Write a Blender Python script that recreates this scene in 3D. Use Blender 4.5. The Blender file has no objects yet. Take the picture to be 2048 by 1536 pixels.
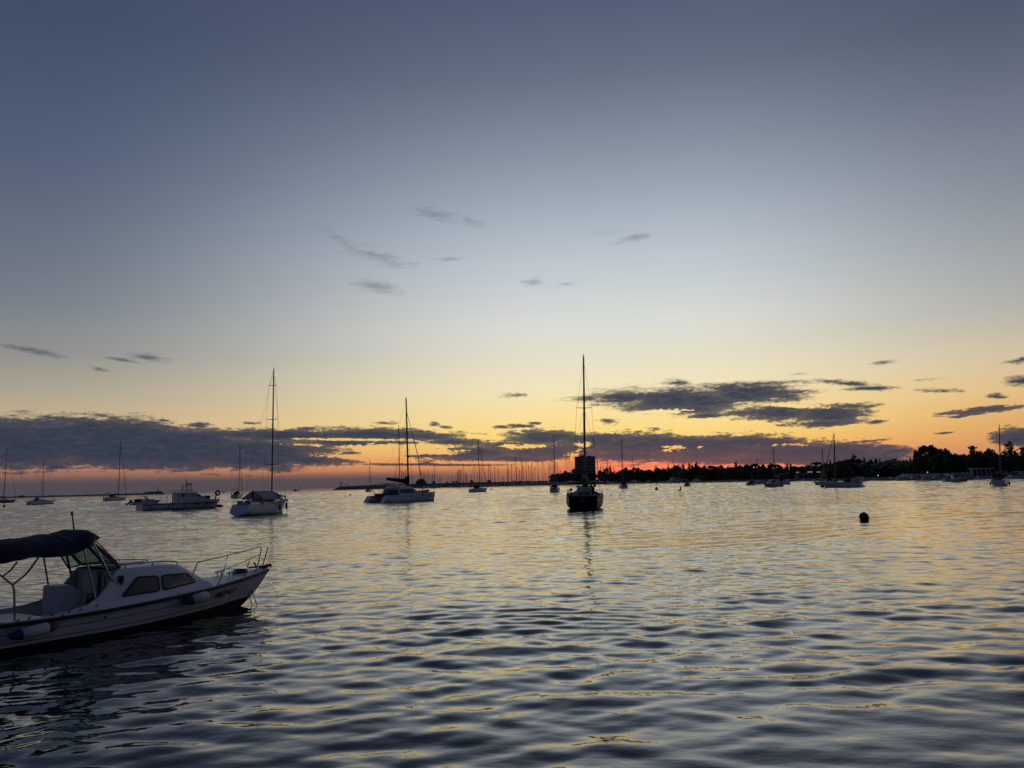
import bpy, bmesh, math, random
import numpy as np
from mathutils import Vector, Matrix

# ------------------------------------------------------------------ camera
scene = bpy.context.scene
COL = scene.collection
F_PX, CAM_H, ROLL_S = 1600.0, 2.7, 0.0245          # focal length (px of a 2048 px wide picture), eye height, roll
_roll = math.atan(ROLL_S)
_pitch = math.atan((976.4 - ROLL_S * (1024 - 668) - 768) * math.cos(_roll) / F_PX)
_fw = np.array([0, math.cos(_pitch), math.sin(_pitch)])
_u0 = np.cross(np.array([1., 0, 0]), _fw)
_R = math.cos(_roll) * np.array([1., 0, 0]) - math.sin(_roll) * _u0
_U = math.sin(_roll) * np.array([1., 0, 0]) + math.cos(_roll) * _u0
cam_data = bpy.data.cameras.new('camera')
cam_data.sensor_width = 36.0
cam_data.lens = F_PX / 2048 * 36.0
cam_data.clip_start = 0.1
cam_data.clip_end = 100000.0
cam = bpy.data.objects.new('camera', cam_data)
COL.objects.link(cam)
cam.matrix_world = Matrix(((_R[0], _U[0], -_fw[0], 0), (_R[1], _U[1], -_fw[1], 0), (_R[2], _U[2], -_fw[2], CAM_H), (0, 0, 0, 1)))
scene.camera = cam


def ray(px, py):
    v = _fw * F_PX + _R * (px - 1024) + _U * (768 - py)
    return v / v[1]


def ground(px, py, z=0.0):
    v = ray(px, py)
    t = (z - CAM_H) / v[2]
    return np.array([0, 0, CAM_H]) + v * t


def at(px, py, D):
    return np.array([0, 0, CAM_H]) + ray(px, py) * D


def azel(px, py):
    v = ray(px, py)
    return math.degrees(math.atan2(v[0], v[1])), math.degrees(math.asin(v[2] / np.linalg.norm(v)))


def lin(c):
    return tuple((x / 255 / 12.92) if x / 255 <= 0.04045 else ((x / 255 + 0.055) / 1.055) ** 2.4 for x in c)


scene.view_settings.view_transform = 'Standard'
scene.view_settings.look = 'None'
scene.view_settings.exposure = 0.0
scene.view_settings.gamma = 1.0
scene.cycles.max_bounces = 6
scene.cycles.diffuse_bounces = 2
scene.cycles.glossy_bounces = 4
scene.cycles.use_denoising = True

# ------------------------------------------------------------------ sky at dusk (world)
world = bpy.data.worlds.new('World')
scene.world = world
world.use_nodes = True
WT = world.node_tree
WT.nodes.clear()


class NG:
    """small helper for wiring shader nodes"""
    def __init__(self, tree):
        self.t = tree

    def node(self, kind, **props):
        n = self.t.nodes.new(kind)
        for k, v in props.items():
            setattr(n, k, v)
        return n

    def set(self, sock, v):
        if hasattr(v, 'is_output') or isinstance(v, bpy.types.NodeSocket):
            self.t.links.new(v, sock)
        else:
            sock.default_value = v

    def math(self, op, a, b=None, c=None, clamp=False):
        n = self.node('ShaderNodeMath', operation=op, use_clamp=clamp)
        self.set(n.inputs[0], a)
        if b is not None:
            self.set(n.inputs[1], b)
        if c is not None:
            self.set(n.inputs[2], c)
        return n.outputs[0]

    def vmath(self, op, a, b=None):
        n = self.node('ShaderNodeVectorMath', operation=op)
        self.set(n.inputs[0], a)
        if b is not None:
            self.set(n.inputs[1], b)
        return n.outputs['Value'] if op in ('LENGTH', 'DOT_PRODUCT', 'DISTANCE') else n.outputs[0]

    def comb(self, x, y, z):
        n = self.node('ShaderNodeCombineXYZ')
        for s, v in zip(n.inputs, (x, y, z)):
            self.set(s, v)
        return n.outputs[0]

    def rng(self, v, a, b, c=0.0, d=1.0, smooth=True):
        n = self.node('ShaderNodeMapRange', interpolation_type='SMOOTHSTEP' if smooth else 'LINEAR', clamp=True)
        for s, x in zip(n.inputs, (v, a, b, c, d)):
            self.set(s, x)
        return n.outputs[0]

    def mix(self, f, a, b, blend='MIX'):
        n = self.node('ShaderNodeMix', data_type='RGBA', blend_type=blend)
        self.set(n.inputs[0], f)
        self.set(n.inputs[6], a)
        self.set(n.inputs[7], b)
        return n.outputs[2]

    def noise(self, vec, scale, detail=4, rough=0.55, dist=0.0, out=0):
        n = self.node('ShaderNodeTexNoise')
        if vec is not None:
            self.set(n.inputs['Vector'], vec)
        n.inputs['Scale'].default_value = scale
        n.inputs['Detail'].default_value = detail
        n.inputs['Roughness'].default_value = rough
        n.inputs['Distortion'].default_value = dist
        return n.outputs[out]

    def ramp(self, fac, stops, interp='LINEAR'):
        n = self.node('ShaderNodeValToRGB')
        self.set(n.inputs[0], fac)
        cr = n.color_ramp
        cr.interpolation = interp
        while len(cr.elements) > 1:
            cr.elements.remove(cr.elements[-1])
        cr.elements[0].position = stops[0][0]
        cr.elements[0].color = (*stops[0][1], 1)
        for p, c in stops[1:]:
            e = cr.elements.new(p)
            e.color = (*c, 1)
        return n.outputs[0]


def col4(c):
    return (*c[:3], 1.0)


g = NG(WT)
tc = g.node('ShaderNodeTexCoord')
sep = g.node('ShaderNodeSeparateXYZ')
WT.links.new(tc.outputs['Generated'], sep.inputs[0])
EL = g.math('MULTIPLY', g.math('ARCSINE', sep.outputs[2]), 57.29578)
AZ = g.math('MULTIPLY', g.math('ARCTAN2', sep.outputs[0], sep.outputs[1]), 57.29578)
T = g.math('SQRT', g.math('MULTIPLY', g.math('MAXIMUM', EL, 0.0), 1 / 90.0))

SKY_B = [(960, (128, 92, 86)), (948, (172, 108, 88)), (935, (205, 128, 90)), (915, (244, 166, 98)), (900, (250, 190, 108)),
         (880, (251, 208, 120)), (860, (252, 218, 132)), (830, (251, 224, 155)), (800, (248, 226, 170)), (780, (244, 228, 185)),
         (740, (236, 226, 195)), (700, (226, 222, 203)), (650, (219, 220, 212)), (600, (208, 213, 212)), (525, (192, 200, 208)),
         (450, (174, 184, 195)), (375, (155, 165, 178)), (300, (136, 147, 162)), (225, (119, 130, 148)), (150, (104, 114, 133)),
         (75, (93, 103, 125)), (0, (84, 94, 118))]
SKY_L = [(990, (75, 73, 83)), (975, (82, 76, 86)), (965, (105, 84, 84)), (950, (140, 102, 90)), (935, (168, 120, 98)),
         (915, (190, 140, 108)), (890, (200, 155, 118)), (860, (200, 168, 130)), (840, (196, 172, 140)), (810, (186, 168, 142)),
         (780, (172, 162, 145)), (740, (158, 153, 143)), (700, (142, 143, 141)), (650, (132, 136, 140)), (600, (120, 127, 137)),
         (525, (110, 118, 132)), (450, (101, 111, 127)), (375, (92, 103, 123)), (300, (84, 96, 120)), (225, (78, 91, 115)),
         (150, (73, 86, 110)), (0, (65, 78, 102))]
SKY_R = [(940, (196, 140, 105)), (925, (204, 143, 104)), (900, (208, 146, 100)), (880, (213, 153, 98)), (850, (220, 165, 104)),
         (830, (222, 172, 112)), (800, (224, 180, 122)), (780, (223, 187, 133)), (740, (216, 190, 150)), (700, (206, 190, 162)),
         (650, (190, 182, 166)), (600, (174, 174, 168)), (525, (160, 164, 167)), (450, (147, 153, 160)), (375, (135, 141, 152)),
         (300, (123, 130, 145)), (225, (112, 119, 136)), (150, (100, 108, 126)), (75, (90, 99, 118)), (0, (80, 90, 110))]
ZEN = [(45, (62, 72, 96)), (65, (48, 58, 82)), (90, (40, 49, 73))]


def sky_ramp(px, rows):
    st = []
    for y, c in rows:
        e = max(azel(px, y)[1], 0.0)
        st.append((math.sqrt(e / 90), lin(c)))
    for e, c in ZEN:
        st.append((math.sqrt(e / 90), lin(c)))
    return g.ramp(T, st)


cB, cL, cR = sky_ramp(1230, SKY_B), sky_ramp(30, SKY_L), sky_ramp(2030, SKY_R)
cE = g.ramp(T, [(0, lin((46, 52, 70))), (math.sqrt(8 / 90), lin((56, 62, 84))), (math.sqrt(25 / 90), lin((54, 63, 88))),
                (math.sqrt(50 / 90), lin((47, 57, 81))), (1, lin((40, 49, 73)))])
wL = g.rng(AZ, 5.0, -34.0)
wR = g.rng(AZ, 11.0, 37.0)
wE = g.rng(g.math('ABSOLUTE', AZ), 44.0, 100.0)
sky = g.mix(wL, cB, cL)
sky = g.mix(wR, sky, cR)
sky = g.mix(wE, sky, cE)
# mauve murk lying on the sea horizon, and the red glow where the sun has just gone
sky = g.mix(g.math('MULTIPLY', g.rng(AZ, 3.0, -9.0, 0.0, 0.9), g.math('MULTIPLY', g.rng(EL, 1.25, 0.55), g.rng(AZ, -110.0, -60.0))), sky, col4(lin((80, 76, 83))))
glow = g.math('MULTIPLY', g.math('MULTIPLY', g.rng(AZ, 1.0, 7.0), g.rng(AZ, 27.0, 16.0)), g.rng(EL, 2.3, 0.8))
gn = g.noise(g.comb(g.math('MULTIPLY', AZ, 0.8), g.math('MULTIPLY', EL, 5.0), 9.0), 1.0, 4, 0.6, 0.5)
sky = g.mix(glow, sky, g.mix(g.rng(gn, 0.4, 0.65), col4(lin((240, 116, 86))), col4(lin((252, 148, 102)))))

# clouds: each a soft ellipse in bearing and height, broken up by noise
CLOUDS = [
    # long bank low in the west, left of the picture
    (-80, 885, 160, 44, 0, 1.5), (60, 888, 180, 43, 0, 1.6), (190, 884, 200, 44, -1, 1.7), (330, 896, 220, 38, -1, 1.6),
    (480, 905, 210, 30, 0, 1.4), (620, 921, 100, 11, 0, 1.0), (570, 872, 180, 13, 0, 1.1), (740, 869, 170, 12, 0, 1.05),
    (690, 886, 190, 8, -1, .9), (610, 902, 110, 10, 0, .8), (845, 873, 80, 10, 0, .9), (790, 885, 90, 6, 0, .8),
    (395, 850, 30, 6, 0, .8), (272, 850, 62, 3, -1, .7), (330, 841, 20, 2, 0, .4), (505, 847, 22, 3, -2, .5), (610, 857, 30, 3, 0, .6),
    (110, 934, 30, 4, 0, .8), (60, 931, 60, 3, 0, .6),
    # thin rows right of the big catamaran mast
    (945, 906, 105, 17, 0, 1.1), (1010, 893, 70, 12, 0, .9), (905, 884, 70, 6, 0, .9), (860, 911, 50, 4, 0, .7), (840, 929, 120, 2.6, 0, .9),
    (853, 925, 22, 4, 0, .9), (960, 930, 90, 2, 0, .7), (700, 905, 25, 5, 0, .7),
    # band that hides the sun
    (1085, 876, 92, 14, 0, 1.1), (1190, 882, 120, 16, 0, 1.1), (1100, 905, 120, 18, 0, 1.1), (1290, 894, 140, 25, 0, 1.3),
    (1420, 899, 170, 24, 0, 1.3), (1500, 886, 120, 16, 0, 1.2), (1620, 903, 170, 20, 0, 1.3), (1745, 917, 95, 11, 0, 1.1),
    (1560, 917, 190, 12, 0, 1.1), (1270, 910, 95, 14, 0, 1.1), (1030, 917, 120, 8, 0, .9), (1705, 921, 175, 11, 0, 1.0),
    (1793, 902, 36, 5, 5, .9), (1715, 884, 70, 3, 4, .7), (1700, 897, 70, 5, 3, .8), (1850, 925, 90, 5, 0, .8),
    # dark ragged cloud above it
    (1245, 795, 75, 15, 0, 1.1), (1370, 801, 140, 24, -2, 1.3), (1500, 786, 110, 19, -2, 1.2), (1572, 793, 45, 9, 0, .9),
    (1330, 815, 90, 8, 0, .9), (1555, 826, 100, 15, 0, 1.1), (1660, 829, 85, 18, 0, 1.15), (1650, 846, 80, 6, 0, .9),
    (1755, 844, 26, 5, 8, .9), (1700, 812, 55, 6, 0, .8), (1412, 831, 36, 4, 0, .8), (1352, 765, 30, 6, 0, .7), (1510, 767, 110, 5, 0, .65),
    (1690, 766, 55, 5, -7, .8), (1735, 777, 48, 4, -2, .8), (1890, 782, 48, 4.5, -4, .8), (1997, 794, 22, 5, -6, .7),
    (1985, 819, 95, 6, 4, .95), (1915, 833, 22, 3, 0, .6), (2048, 762, 36, 9, 0, .85), (2042, 720, 32, 5, 4, .7), (2050, 875, 65, 18, 0, 1.2),
    (1890, 866, 25, 2.5, 4, .6), (1770, 724, 16, 3, 4, .4), (1600, 749, 14, 3, 0, .4), (1845, 759, 25, 2, 0, .3),
    (1211, 842, 26, 6, -3, .85), (1175, 798, 50, 5, 0, .7), (1040, 852, 30, 4, 0, .7), (1070, 846, 14, 3, 0, .7),
    (868, 850, 14, 5, 0, .75), (890, 854, 20, 4, -10, .6), (1030, 790, 26, 4, 0, .38), (770, 846, 24, 3, 0, .6), (1005, 853, 14, 3, 0, .6),
    # faint high wisps
    (752, 511, 62, 10, -12, .62), (695, 490, 45, 8, -28, .42), (755, 574, 50, 9, -9, .8), (875, 428, 36, 9, -10, .55), (935, 438, 20, 6, -25, .3),
    (1270, 475, 27, 6, 4, .75), (1212, 468, 34, 4, 4, .42), (1240, 486, 12, 3, 4, .4), (1068, 565, 18, 7, 0, .65), (1132, 567, 20, 4, 2, .45),
    (68, 702, 55, 5, -7, .75), (296, 713, 32, 6, -4, .75), (203, 739, 24, 4, -3, .7), (242, 719, 22, 3, -5, .5), (900, 518, 32, 2.5, 0, .35),
]
P = g.comb(AZ, EL, 0.0)
nz1 = g.noise(g.comb(g.math('MULTIPLY', AZ, 0.26), g.math('MULTIPLY', EL, 1.7), 0.0), 1.0, 7, 0.6, 0.25)
nz2 = g.noise(g.comb(g.math('MULTIPLY', AZ, 1.15), g.math('MULTIPLY', EL, 4.6), 3.7), 1.0, 4, 0.6, 0.4)
def cloud_field(items):
    """largest of all the soft ellipses at this bearing and height. Each step also takes in the one before it (scaled
    down to nothing in z), so that the shader works through them one by one and its stack stays short"""
    prev = None
    for (px, py, rx, ry, rot, amp) in items:
        k = 1.0 if rx > 60 else 1.12
        a0, e0 = azel(px, py)
        ra = abs(azel(px + rx, py)[0] - azel(px - rx, py)[0]) / 2
        re = abs(azel(px, py + ry)[1] - azel(px, py - ry)[1]) / 2
        m = g.node('ShaderNodeMapping', vector_type='TEXTURE')
        m.inputs['Location'].default_value = (a0, e0, 0)
        m.inputs['Rotation'].default_value = (0, 0, math.radians(rot) - _roll)
        m.inputs['Scale'].default_value = (ra * 1.25, re * 1.4, 1e6)
        g.set(m.inputs[0], g.comb(AZ, EL, 0.0 if prev is None else prev))
        v = g.math('MULTIPLY_ADD', g.vmath('LENGTH', m.outputs[0]), -amp, amp)
        prev = g.math('MAXIMUM', v, -1.0 if prev is None else prev)
    return prev


nz3 = g.noise(g.comb(g.math('MULTIPLY', AZ, 3.4), g.math('MULTIPLY', EL, 8.0), 1.3), 1.0, 3, 0.6, 0.3)
f = cloud_field(CLOUDS)
f = g.math('MAXIMUM', f, -1.0)
dens = g.math('ADD', f, g.math('MULTIPLY_ADD', nz1, 1.5, -0.83))
dens = g.math('ADD', dens, g.math('MULTIPLY_ADD', nz2, 1.15, -0.58))
dens = g.math('ADD', dens, g.math('MULTIPLY_ADD', nz3, 0.6, -0.31))
HOLES = [(1150, 917, 24, 13, 0, 1.2), (1135, 925, 34, 5, 0, 1.0), (1346, 896, 30, 7, 0, 1.0), (1400, 894, 12, 4, 0, .9), (1042, 893, 60, 5, 0, 1.1), (1165, 889, 22, 5, 0, .9),
         (700, 879, 130, 2.5, 0, 1.0), (800, 894, 120, 6, 0, 1.2), (720, 914, 90, 4, -2, .9), (860, 903, 90, 7, 0, 1.1), (610, 890, 50, 2, 0, .8), (1570, 890, 60, 3, 0, .8), (950, 925, 130, 3, 0, 1.0),
         (1330, 823, 50, 5, 0, .9), (1590, 812, 60, 4, -4, .9)]
hole = g.math('ADD', cloud_field(HOLES), g.math('MULTIPLY_ADD', nz2, 2.6, -1.45))
hole = g.rng(g.math('ADD', hole, g.math('MULTIPLY_ADD', nz3, 2.0, -1.0)), 0.0, 0.7)
dens = g.math('SUBTRACT', dens, g.math('MULTIPLY', hole, 1.1))
# thin, feathered edges high up, firmer ones low down
alpha = g.rng(dens, g.rng(EL, 3.0, 9.0, -0.10, -0.30), g.rng(EL, 3.0, 9.0, 0.26, 0.75))
alpha = g.math('MULTIPLY', alpha, g.rng(EL, 6.5, 11.0, 1.0, 0.7))
core = g.rng(dens, 0.05, 0.8)
sunside = g.math('MULTIPLY', g.math('MULTIPLY', g.rng(AZ, -14.0, 6.0), g.rng(AZ, 30.0, 12.0)), g.rng(EL, 3.4, 0.6))
ccol = g.mix(g.rng(AZ, -30.0, 4.0), col4(lin((51, 60, 77))), col4(lin((62, 66, 80))))
ccol = g.mix(sunside, ccol, col4(lin((100, 76, 84))))
ccol = g.mix(g.math('MULTIPLY', g.math('SUBTRACT', 1.0, core), 0.12), ccol, sky)
# broad light and dark streaks inside the banks
ccol = g.mix(g.rng(nz2, 0.42, 0.66, 0.0, 0.22), ccol, g.mix(0.16, ccol, sky))
hi = g.rng(EL, 7.0, 12.0)
ccol = g.mix(hi, ccol, g.mix(0.45, ccol, sky))
rim = g.math('MULTIPLY', g.math('MULTIPLY', g.rng(dens, -0.30, 0.0), g.math('SUBTRACT', 1.0, alpha)), g.rng(EL, 7.0, 2.0, 0.0, 0.28))
skyr = g.mix(rim, sky, g.mix(1.0, sky, (1.35, 1.25, 1.15, 1), 'MULTIPLY'))
final = g.mix(alpha, skyr, ccol)
final = g.mix(g.rng(EL, 0.0, -0.6), final, col4(lin((60, 62, 70))))
bg = g.node('ShaderNodeBackground')
WT.links.new(final, bg.inputs[0])
bg.inputs[1].default_value = 1.0
wo = g.node('ShaderNodeOutputWorld')
WT.links.new(bg.outputs[0], wo.inputs[0])
world.cycles.sampling_method = 'MANUAL'
world.cycles.sample_map_resolution = 512

# ------------------------------------------------------------------ materials
MATS = {}


def mat(name, color, rough=0.5, metal=0.0, vary=0.15, scale=3.0, spec=0.5, bump=0.0, coat=0.0, stretch=(1, 1, 1)):
    """a procedural surface: base colour broken up by two noises, optional bump"""
    if name in MATS:
        return MATS[name]
    m = bpy.data.materials.new(name)
    m.use_nodes = True
    t = m.node_tree
    b = t.nodes['Principled BSDF']
    n = NG(t)
    tcn = n.node('ShaderNodeTexCoord')
    mp = n.node('ShaderNodeMapping')
    t.links.new(tcn.outputs['Object'], mp.inputs[0])
    mp.inputs['Scale'].default_value = stretch
    a = n.noise(mp.outputs[0], scale, 5, 0.6)
    c = n.noise(mp.outputs[0], scale * 7.3, 3, 0.6)
    fac = n.rng(n.math('ADD', n.math('MULTIPLY', a, 0.65), n.math('MULTIPLY', c, 0.35)), 0.3, 0.7)
    lo = tuple(x * (1 - vary) for x in color)
    hi_ = tuple(min(x * (1 + vary * 0.6), 1) for x in color)
    t.links.new(n.mix(fac, col4(lo), col4(hi_)), b.inputs['Base Color'])
    t.links.new(n.rng(fac, 0, 1, max(rough - 0.08, 0.02), min(rough + 0.08, 1)), b.inputs['Roughness'])
    b.inputs['Metallic'].default_value = metal
    b.inputs['Specular IOR Level'].default_value = spec
    if coat:
        b.inputs['Coat Weight'].default_value = coat
    if bump:
        bn = n.node('ShaderNodeBump')
        bn.inputs['Strength'].default_value = 0.6
        bn.inputs['Distance'].default_value = bump
        t.links.new(c, bn.inputs['Height'])
        t.links.new(bn.outputs[0], b.inputs['Normal'])
    MATS[name] = m
    return m


def emit(name, color, strength):
    if name in MATS:
        return MATS[name]
    m = bpy.data.materials.new(name)
    m.use_nodes = True
    b = m.node_tree.nodes['Principled BSDF']
    b.inputs['Base Color'].default_value = col4(color)
    b.inputs['Emission Color'].default_value = col4(color)
    b.inputs['Emission Strength'].default_value = strength
    MATS[name] = m
    return m


GEL = mat('white_gelcoat', (.70, .71, .72), .32, vary=.10, scale=.9, stretch=(1, 1, 2.5))
GEL_OLD = mat('weathered_gelcoat', (.62, .64, .66), .42, vary=.16, scale=1.1, stretch=(.6, .6, 3))
DECK = mat('deck_paint', (.52, .52, .50), .7, vary=.15, scale=2)
NAVY = mat('navy_hull_paint', (.012, .016, .03), .4, vary=.2)
BLACKHULL = mat('black_hull_paint', (.007, .008, .010), .55, vary=.2, spec=.3)
GREYHULL = mat('grey_hull_paint', (.20, .21, .23), .35)
ANTIFOUL = mat('dark_antifouling', (.010, .011, .013), .75, vary=.3)
RUBBER = mat('black_rubber', (.012, .012, .013), .6, vary=.2)
ALU = mat('anodised_spar', (.16, .165, .17), .5, metal=.3, vary=.12, scale=2)
STEEL = mat('stainless_tube', (.34, .35, .37), .3, metal=.85, vary=.1)
WIRE = mat('rigging_wire', (.10, .10, .105), .5, metal=.3)
CANVAS = mat('navy_canvas', (.012, .017, .04), .9, vary=.25, scale=4, bump=.01)
CANVAS_B = mat('black_canvas', (.016, .012, .014), .9, vary=.25, scale=4, bump=.01)
CANVAS_G = mat('grey_canvas', (.30, .32, .36), .9, vary=.12, scale=3)
CANVAS_W = mat('white_canvas', (.55, .55, .54), .85, vary=.1)
GLASS_D = mat('dark_window', (.015, .017, .02), .12, vary=.15)
FENDER = mat('fender_vinyl', (.55, .55, .54), .5, vary=.2, scale=5)
FENDER_B = mat('fender_blue', (.015, .025, .09), .5, vary=.2)
ROPE = mat('old_rope', (.10, .085, .06), .9, vary=.3)
WOOD = mat('varnished_wood', (.16, .075, .03), .45, vary=.25, stretch=(1, 8, 8))
STONE = mat('breakwater_stone', (.24, .23, .21), .9, vary=.4, scale=.7, bump=.1)
CONC = mat('quay_concrete', (.26, .255, .24), .9, vary=.25, scale=.4)
EARTH = mat('shore_ground', (.07, .075, .05), .95, vary=.4, scale=.05)
LEAF1 = mat('pine_foliage', (.035, .055, .025), .8, vary=.45, scale=.5)
LEAF2 = mat('broadleaf_foliage', (.05, .08, .03), .8, vary=.45, scale=.5)
LEAF3 = mat('cypress_foliage', (.025, .045, .02), .8, vary=.4, scale=.5)
BARK = mat('tree_bark', (.08, .06, .045), .95, vary=.35, stretch=(3, 3, .6))
PLASTER = mat('pale_plaster', (.27, .25, .22), .9, vary=.15, scale=.3)
PLASTER2 = mat('ochre_plaster', (.22, .18, .13), .9, vary=.2, scale=.3)
TILE = mat('terracotta_tiles', (.15, .075, .05), .85, vary=.35, scale=.9)
HOTELC = mat('hotel_concrete', (.24, .25, .27), .85, vary=.12, scale=.1)
HOTELB = mat('hotel_balcony_front', (.42, .43, .44), .8, vary=.1, scale=.1)
CARP = [mat('car_paint_white', (.62, .62, .62), .25, coat=.5), mat('car_paint_silver', (.32, .33, .35), .25, metal=.4, coat=.5),
        mat('car_paint_dark', (.03, .033, .04), .22, coat=.5), mat('car_paint_red', (.22, .02, .02), .25, coat=.5)]
SKIN = mat('skin', (.35, .22, .16), .6)
CLOTH = mat('dark_clothing', (.04, .045, .06), .9)
BUOYM = mat('dark_buoy_plastic', (.02, .018, .016), .45, vary=.35, scale=4)
BUOYO = mat('orange_buoy_plastic', (.22, .085, .02), .55, vary=.35, scale=4)
FEATHER = mat('dark_gull_feathers', (.10, .10, .11), .8)
LAMP = emit('lit_lamp', (.85, .92, 1.0), 1.6)
PALE_GLOW = emit('glowing_pale_edge', (.8, .88, 1.0), .40)  # no lamp: glow put in for sky reflected off white roofs

# tinted see-through screen
GLASS = bpy.data.materials.new('tinted_windscreen')
GLASS.use_nodes = True
_t = GLASS.node_tree
_t.nodes.clear()
_g = NG(_t)
_tr = _g.node('ShaderNodeBsdfTransparent')
_tr.inputs[0].default_value = (.60, .74, .74, 1)
_gl = _g.node('ShaderNodeBsdfGlossy')
_gl.inputs['Roughness'].default_value = .05
_gl.inputs[0].default_value = (.7, .7, .7, 1)
_fr = _g.node('ShaderNodeFresnel')
_mx = _g.node('ShaderNodeMixShader')
_g.set(_mx.inputs[0], _g.math('MULTIPLY', _fr.outputs[0], .6))
_t.links.new(_tr.outputs[0], _mx.inputs[1])
_t.links.new(_gl.outputs[0], _mx.inputs[2])
_o = _g.node('ShaderNodeOutputMaterial')
_t.links.new(_mx.outputs[0], _o.inputs[0])


# ------------------------------------------------------------------ mesh helpers
class MB:
    """collects shapes and links them as ONE mesh object"""
    def __init__(self):
        self.v, self.f, self.m = [], [], []

    def add(self, verts, faces, mi=0):
        o = len(self.v)
        self.v.extend([tuple(map(float, p)) for p in verts])
        for k, fc in enumerate(faces):
            self.f.append([i + o for i in fc])
            self.m.append(mi[k] if isinstance(mi, list) else mi)
        return self

    def box(self, c, s, mi=0, rz=0.0, taper=1.0, ry=0.0):
        x, y, z = s[0] / 2, s[1] / 2, s[2] / 2
        p = []
        for dz in (-1, 1):
            k = taper if dz > 0 else 1.0
            for dx, dy in ((-1, -1), (1, -1), (1, 1), (-1, 1)):
                q = Vector((dx * x * k, dy * y * k, dz * z))
                if ry:
                    q = Matrix.Rotation(ry, 3, 'Y') @ q
                if rz:
                    q = Matrix.Rotation(rz, 3, 'Z') @ q
                p.append((q.x + c[0], q.y + c[1], q.z + c[2]))
        return self.add(p, [(0, 3, 2, 1), (4, 5, 6, 7), (0, 1, 5, 4), (1, 2, 6, 5), (2, 3, 7, 6), (3, 0, 4, 7)], mi)

    def loft(self, secs, mi=0, ring=False, cap0=False, cap1=False):
        n = len(secs[0])
        vs = [p for s in secs for p in s]
        fs = []
        for i in range(len(secs) - 1):
            for j in range(n if ring else n - 1):
                k = (j + 1) % n
                fs.append((i * n + j, i * n + k, (i + 1) * n + k, (i + 1) * n + j))
        if cap0:
            fs.append(tuple(range(n - 1, -1, -1)))
        if cap1:
            fs.append(tuple(range((len(secs) - 1) * n, len(secs) * n)))
        if callable(mi):
            mi = [mi([vs[i] for i in fc]) for fc in fs]
        return self.add(vs, fs, mi)

    def tube(self, pts, r, n=6, mi=0, caps=True, flat=1.0):
        pts = [Vector(p) for p in pts]
        rs = r if isinstance(r, (list, tuple)) else [r] * len(pts)
        secs = []
        for i, p in enumerate(pts):
            a = pts[max(i - 1, 0)]
            b = pts[min(i + 1, len(pts) - 1)]
            d = (b - a)
            d = d.normalized() if d.length > 1e-9 else Vector((0, 0, 1))
            ref = Vector((0, 0, 1)) if abs(d.z) < .9 else Vector((1, 0, 0))
            s = d.cross(ref).normalized()
            u = s.cross(d).normalized()
            secs.append([p + s * (rs[i] * math.cos(2 * math.pi * k / n)) + u * (rs[i] * flat * math.sin(2 * math.pi * k / n)) for k in range(n)])
        return self.loft(secs, mi, ring=True, cap0=caps, cap1=caps)

    def ball(self, c, r, mi=0, n=10, sc=(1, 1, 1)):
        secs = []
        for i in range(n + 1):
            t = math.pi * i / n
            rr = max(math.sin(t), .02) * r
            secs.append([(c[0] + rr * sc[0] * math.cos(2 * math.pi * k / (n + 2)), c[1] + rr * sc[1] * math.sin(2 * math.pi * k / (n + 2)),
                          c[2] - r * sc[2] * math.cos(t)) for k in range(n + 2)])
        return self.loft(secs, mi, ring=True, cap0=True, cap1=True)

    def torus(self, c, R, r, axis='x', mi=0, n=16, a0=0.0, a1=2 * math.pi):
        pts = []
        for i in range(n + 1):
            t = a0 + (a1 - a0) * i / n
            q = {'x': (0, R * math.cos(t), R * math.sin(t)), 'y': (R * math.cos(t), 0, R * math.sin(t)), 'z': (R * math.cos(t), R * math.sin(t), 0)}[axis]
            pts.append((c[0] + q[0], c[1] + q[1], c[2] + q[2]))
        return self.tube(pts, r, 6, mi)

    def prism(self, outline, y0, y1, mi=0):
        """outline in x,z swept along y"""
        n = len(outline)
        vs = [(x, y0, z) for x, z in outline] + [(x, y1, z) for x, z in outline]
        fs = [(i, (i + 1) % n, n + (i + 1) % n, n + i) for i in range(n)] + [tuple(range(n - 1, -1, -1)), tuple(range(n, 2 * n))]
        return self.add(vs, fs, mi)

    def plate(self, pts, th, mi=0):
        """a flat polygon given thickness along its normal"""
        p = [Vector(q) for q in pts]
        nrm = (p[1] - p[0]).cross(p[2] - p[0]).normalized() * th
        n = len(p)
        vs = p + [q + nrm for q in p]
        fs = [(i, (i + 1) % n, n + (i + 1) % n, n + i) for i in range(n)] + [tuple(range(n - 1, -1, -1)), tuple(range(n, 2 * n))]
        return self.add(vs, fs, mi)

    def build(self, name, mats, parent=None, smooth=None, bevel=0.0):
        me = bpy.data.meshes.new(name)
        me.from_pydata(self.v, [], self.f)
        for m in (mats if isinstance(mats, (list, tuple)) else [mats]):
            me.materials.append(m)
        me.polygons.foreach_set('material_index', self.m)
        bm = bmesh.new()
        bm.from_mesh(me)
        bmesh.ops.recalc_face_normals(bm, faces=bm.faces)
        bm.to_mesh(me)
        bm.free()
        if smooth is not None:
            me.shade_smooth()
            try:
                me.set_sharp_from_angle(angle=math.radians(smooth))
            except Exception:
                pass
        me.update()
        o = bpy.data.objects.new(name, me)
        COL.objects.link(o)
        if parent is not None:
            o.parent = parent
        if bevel:
            bv = o.modifiers.new('bevel', 'BEVEL')
            bv.width = bevel
            bv.segments = 2
            bv.limit_method = 'ANGLE'
        return o


def tag(o, label, cat, group=None):
    o['label'] = label
    o['category'] = cat
    if group:
        o['group'] = group
    return o


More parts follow.
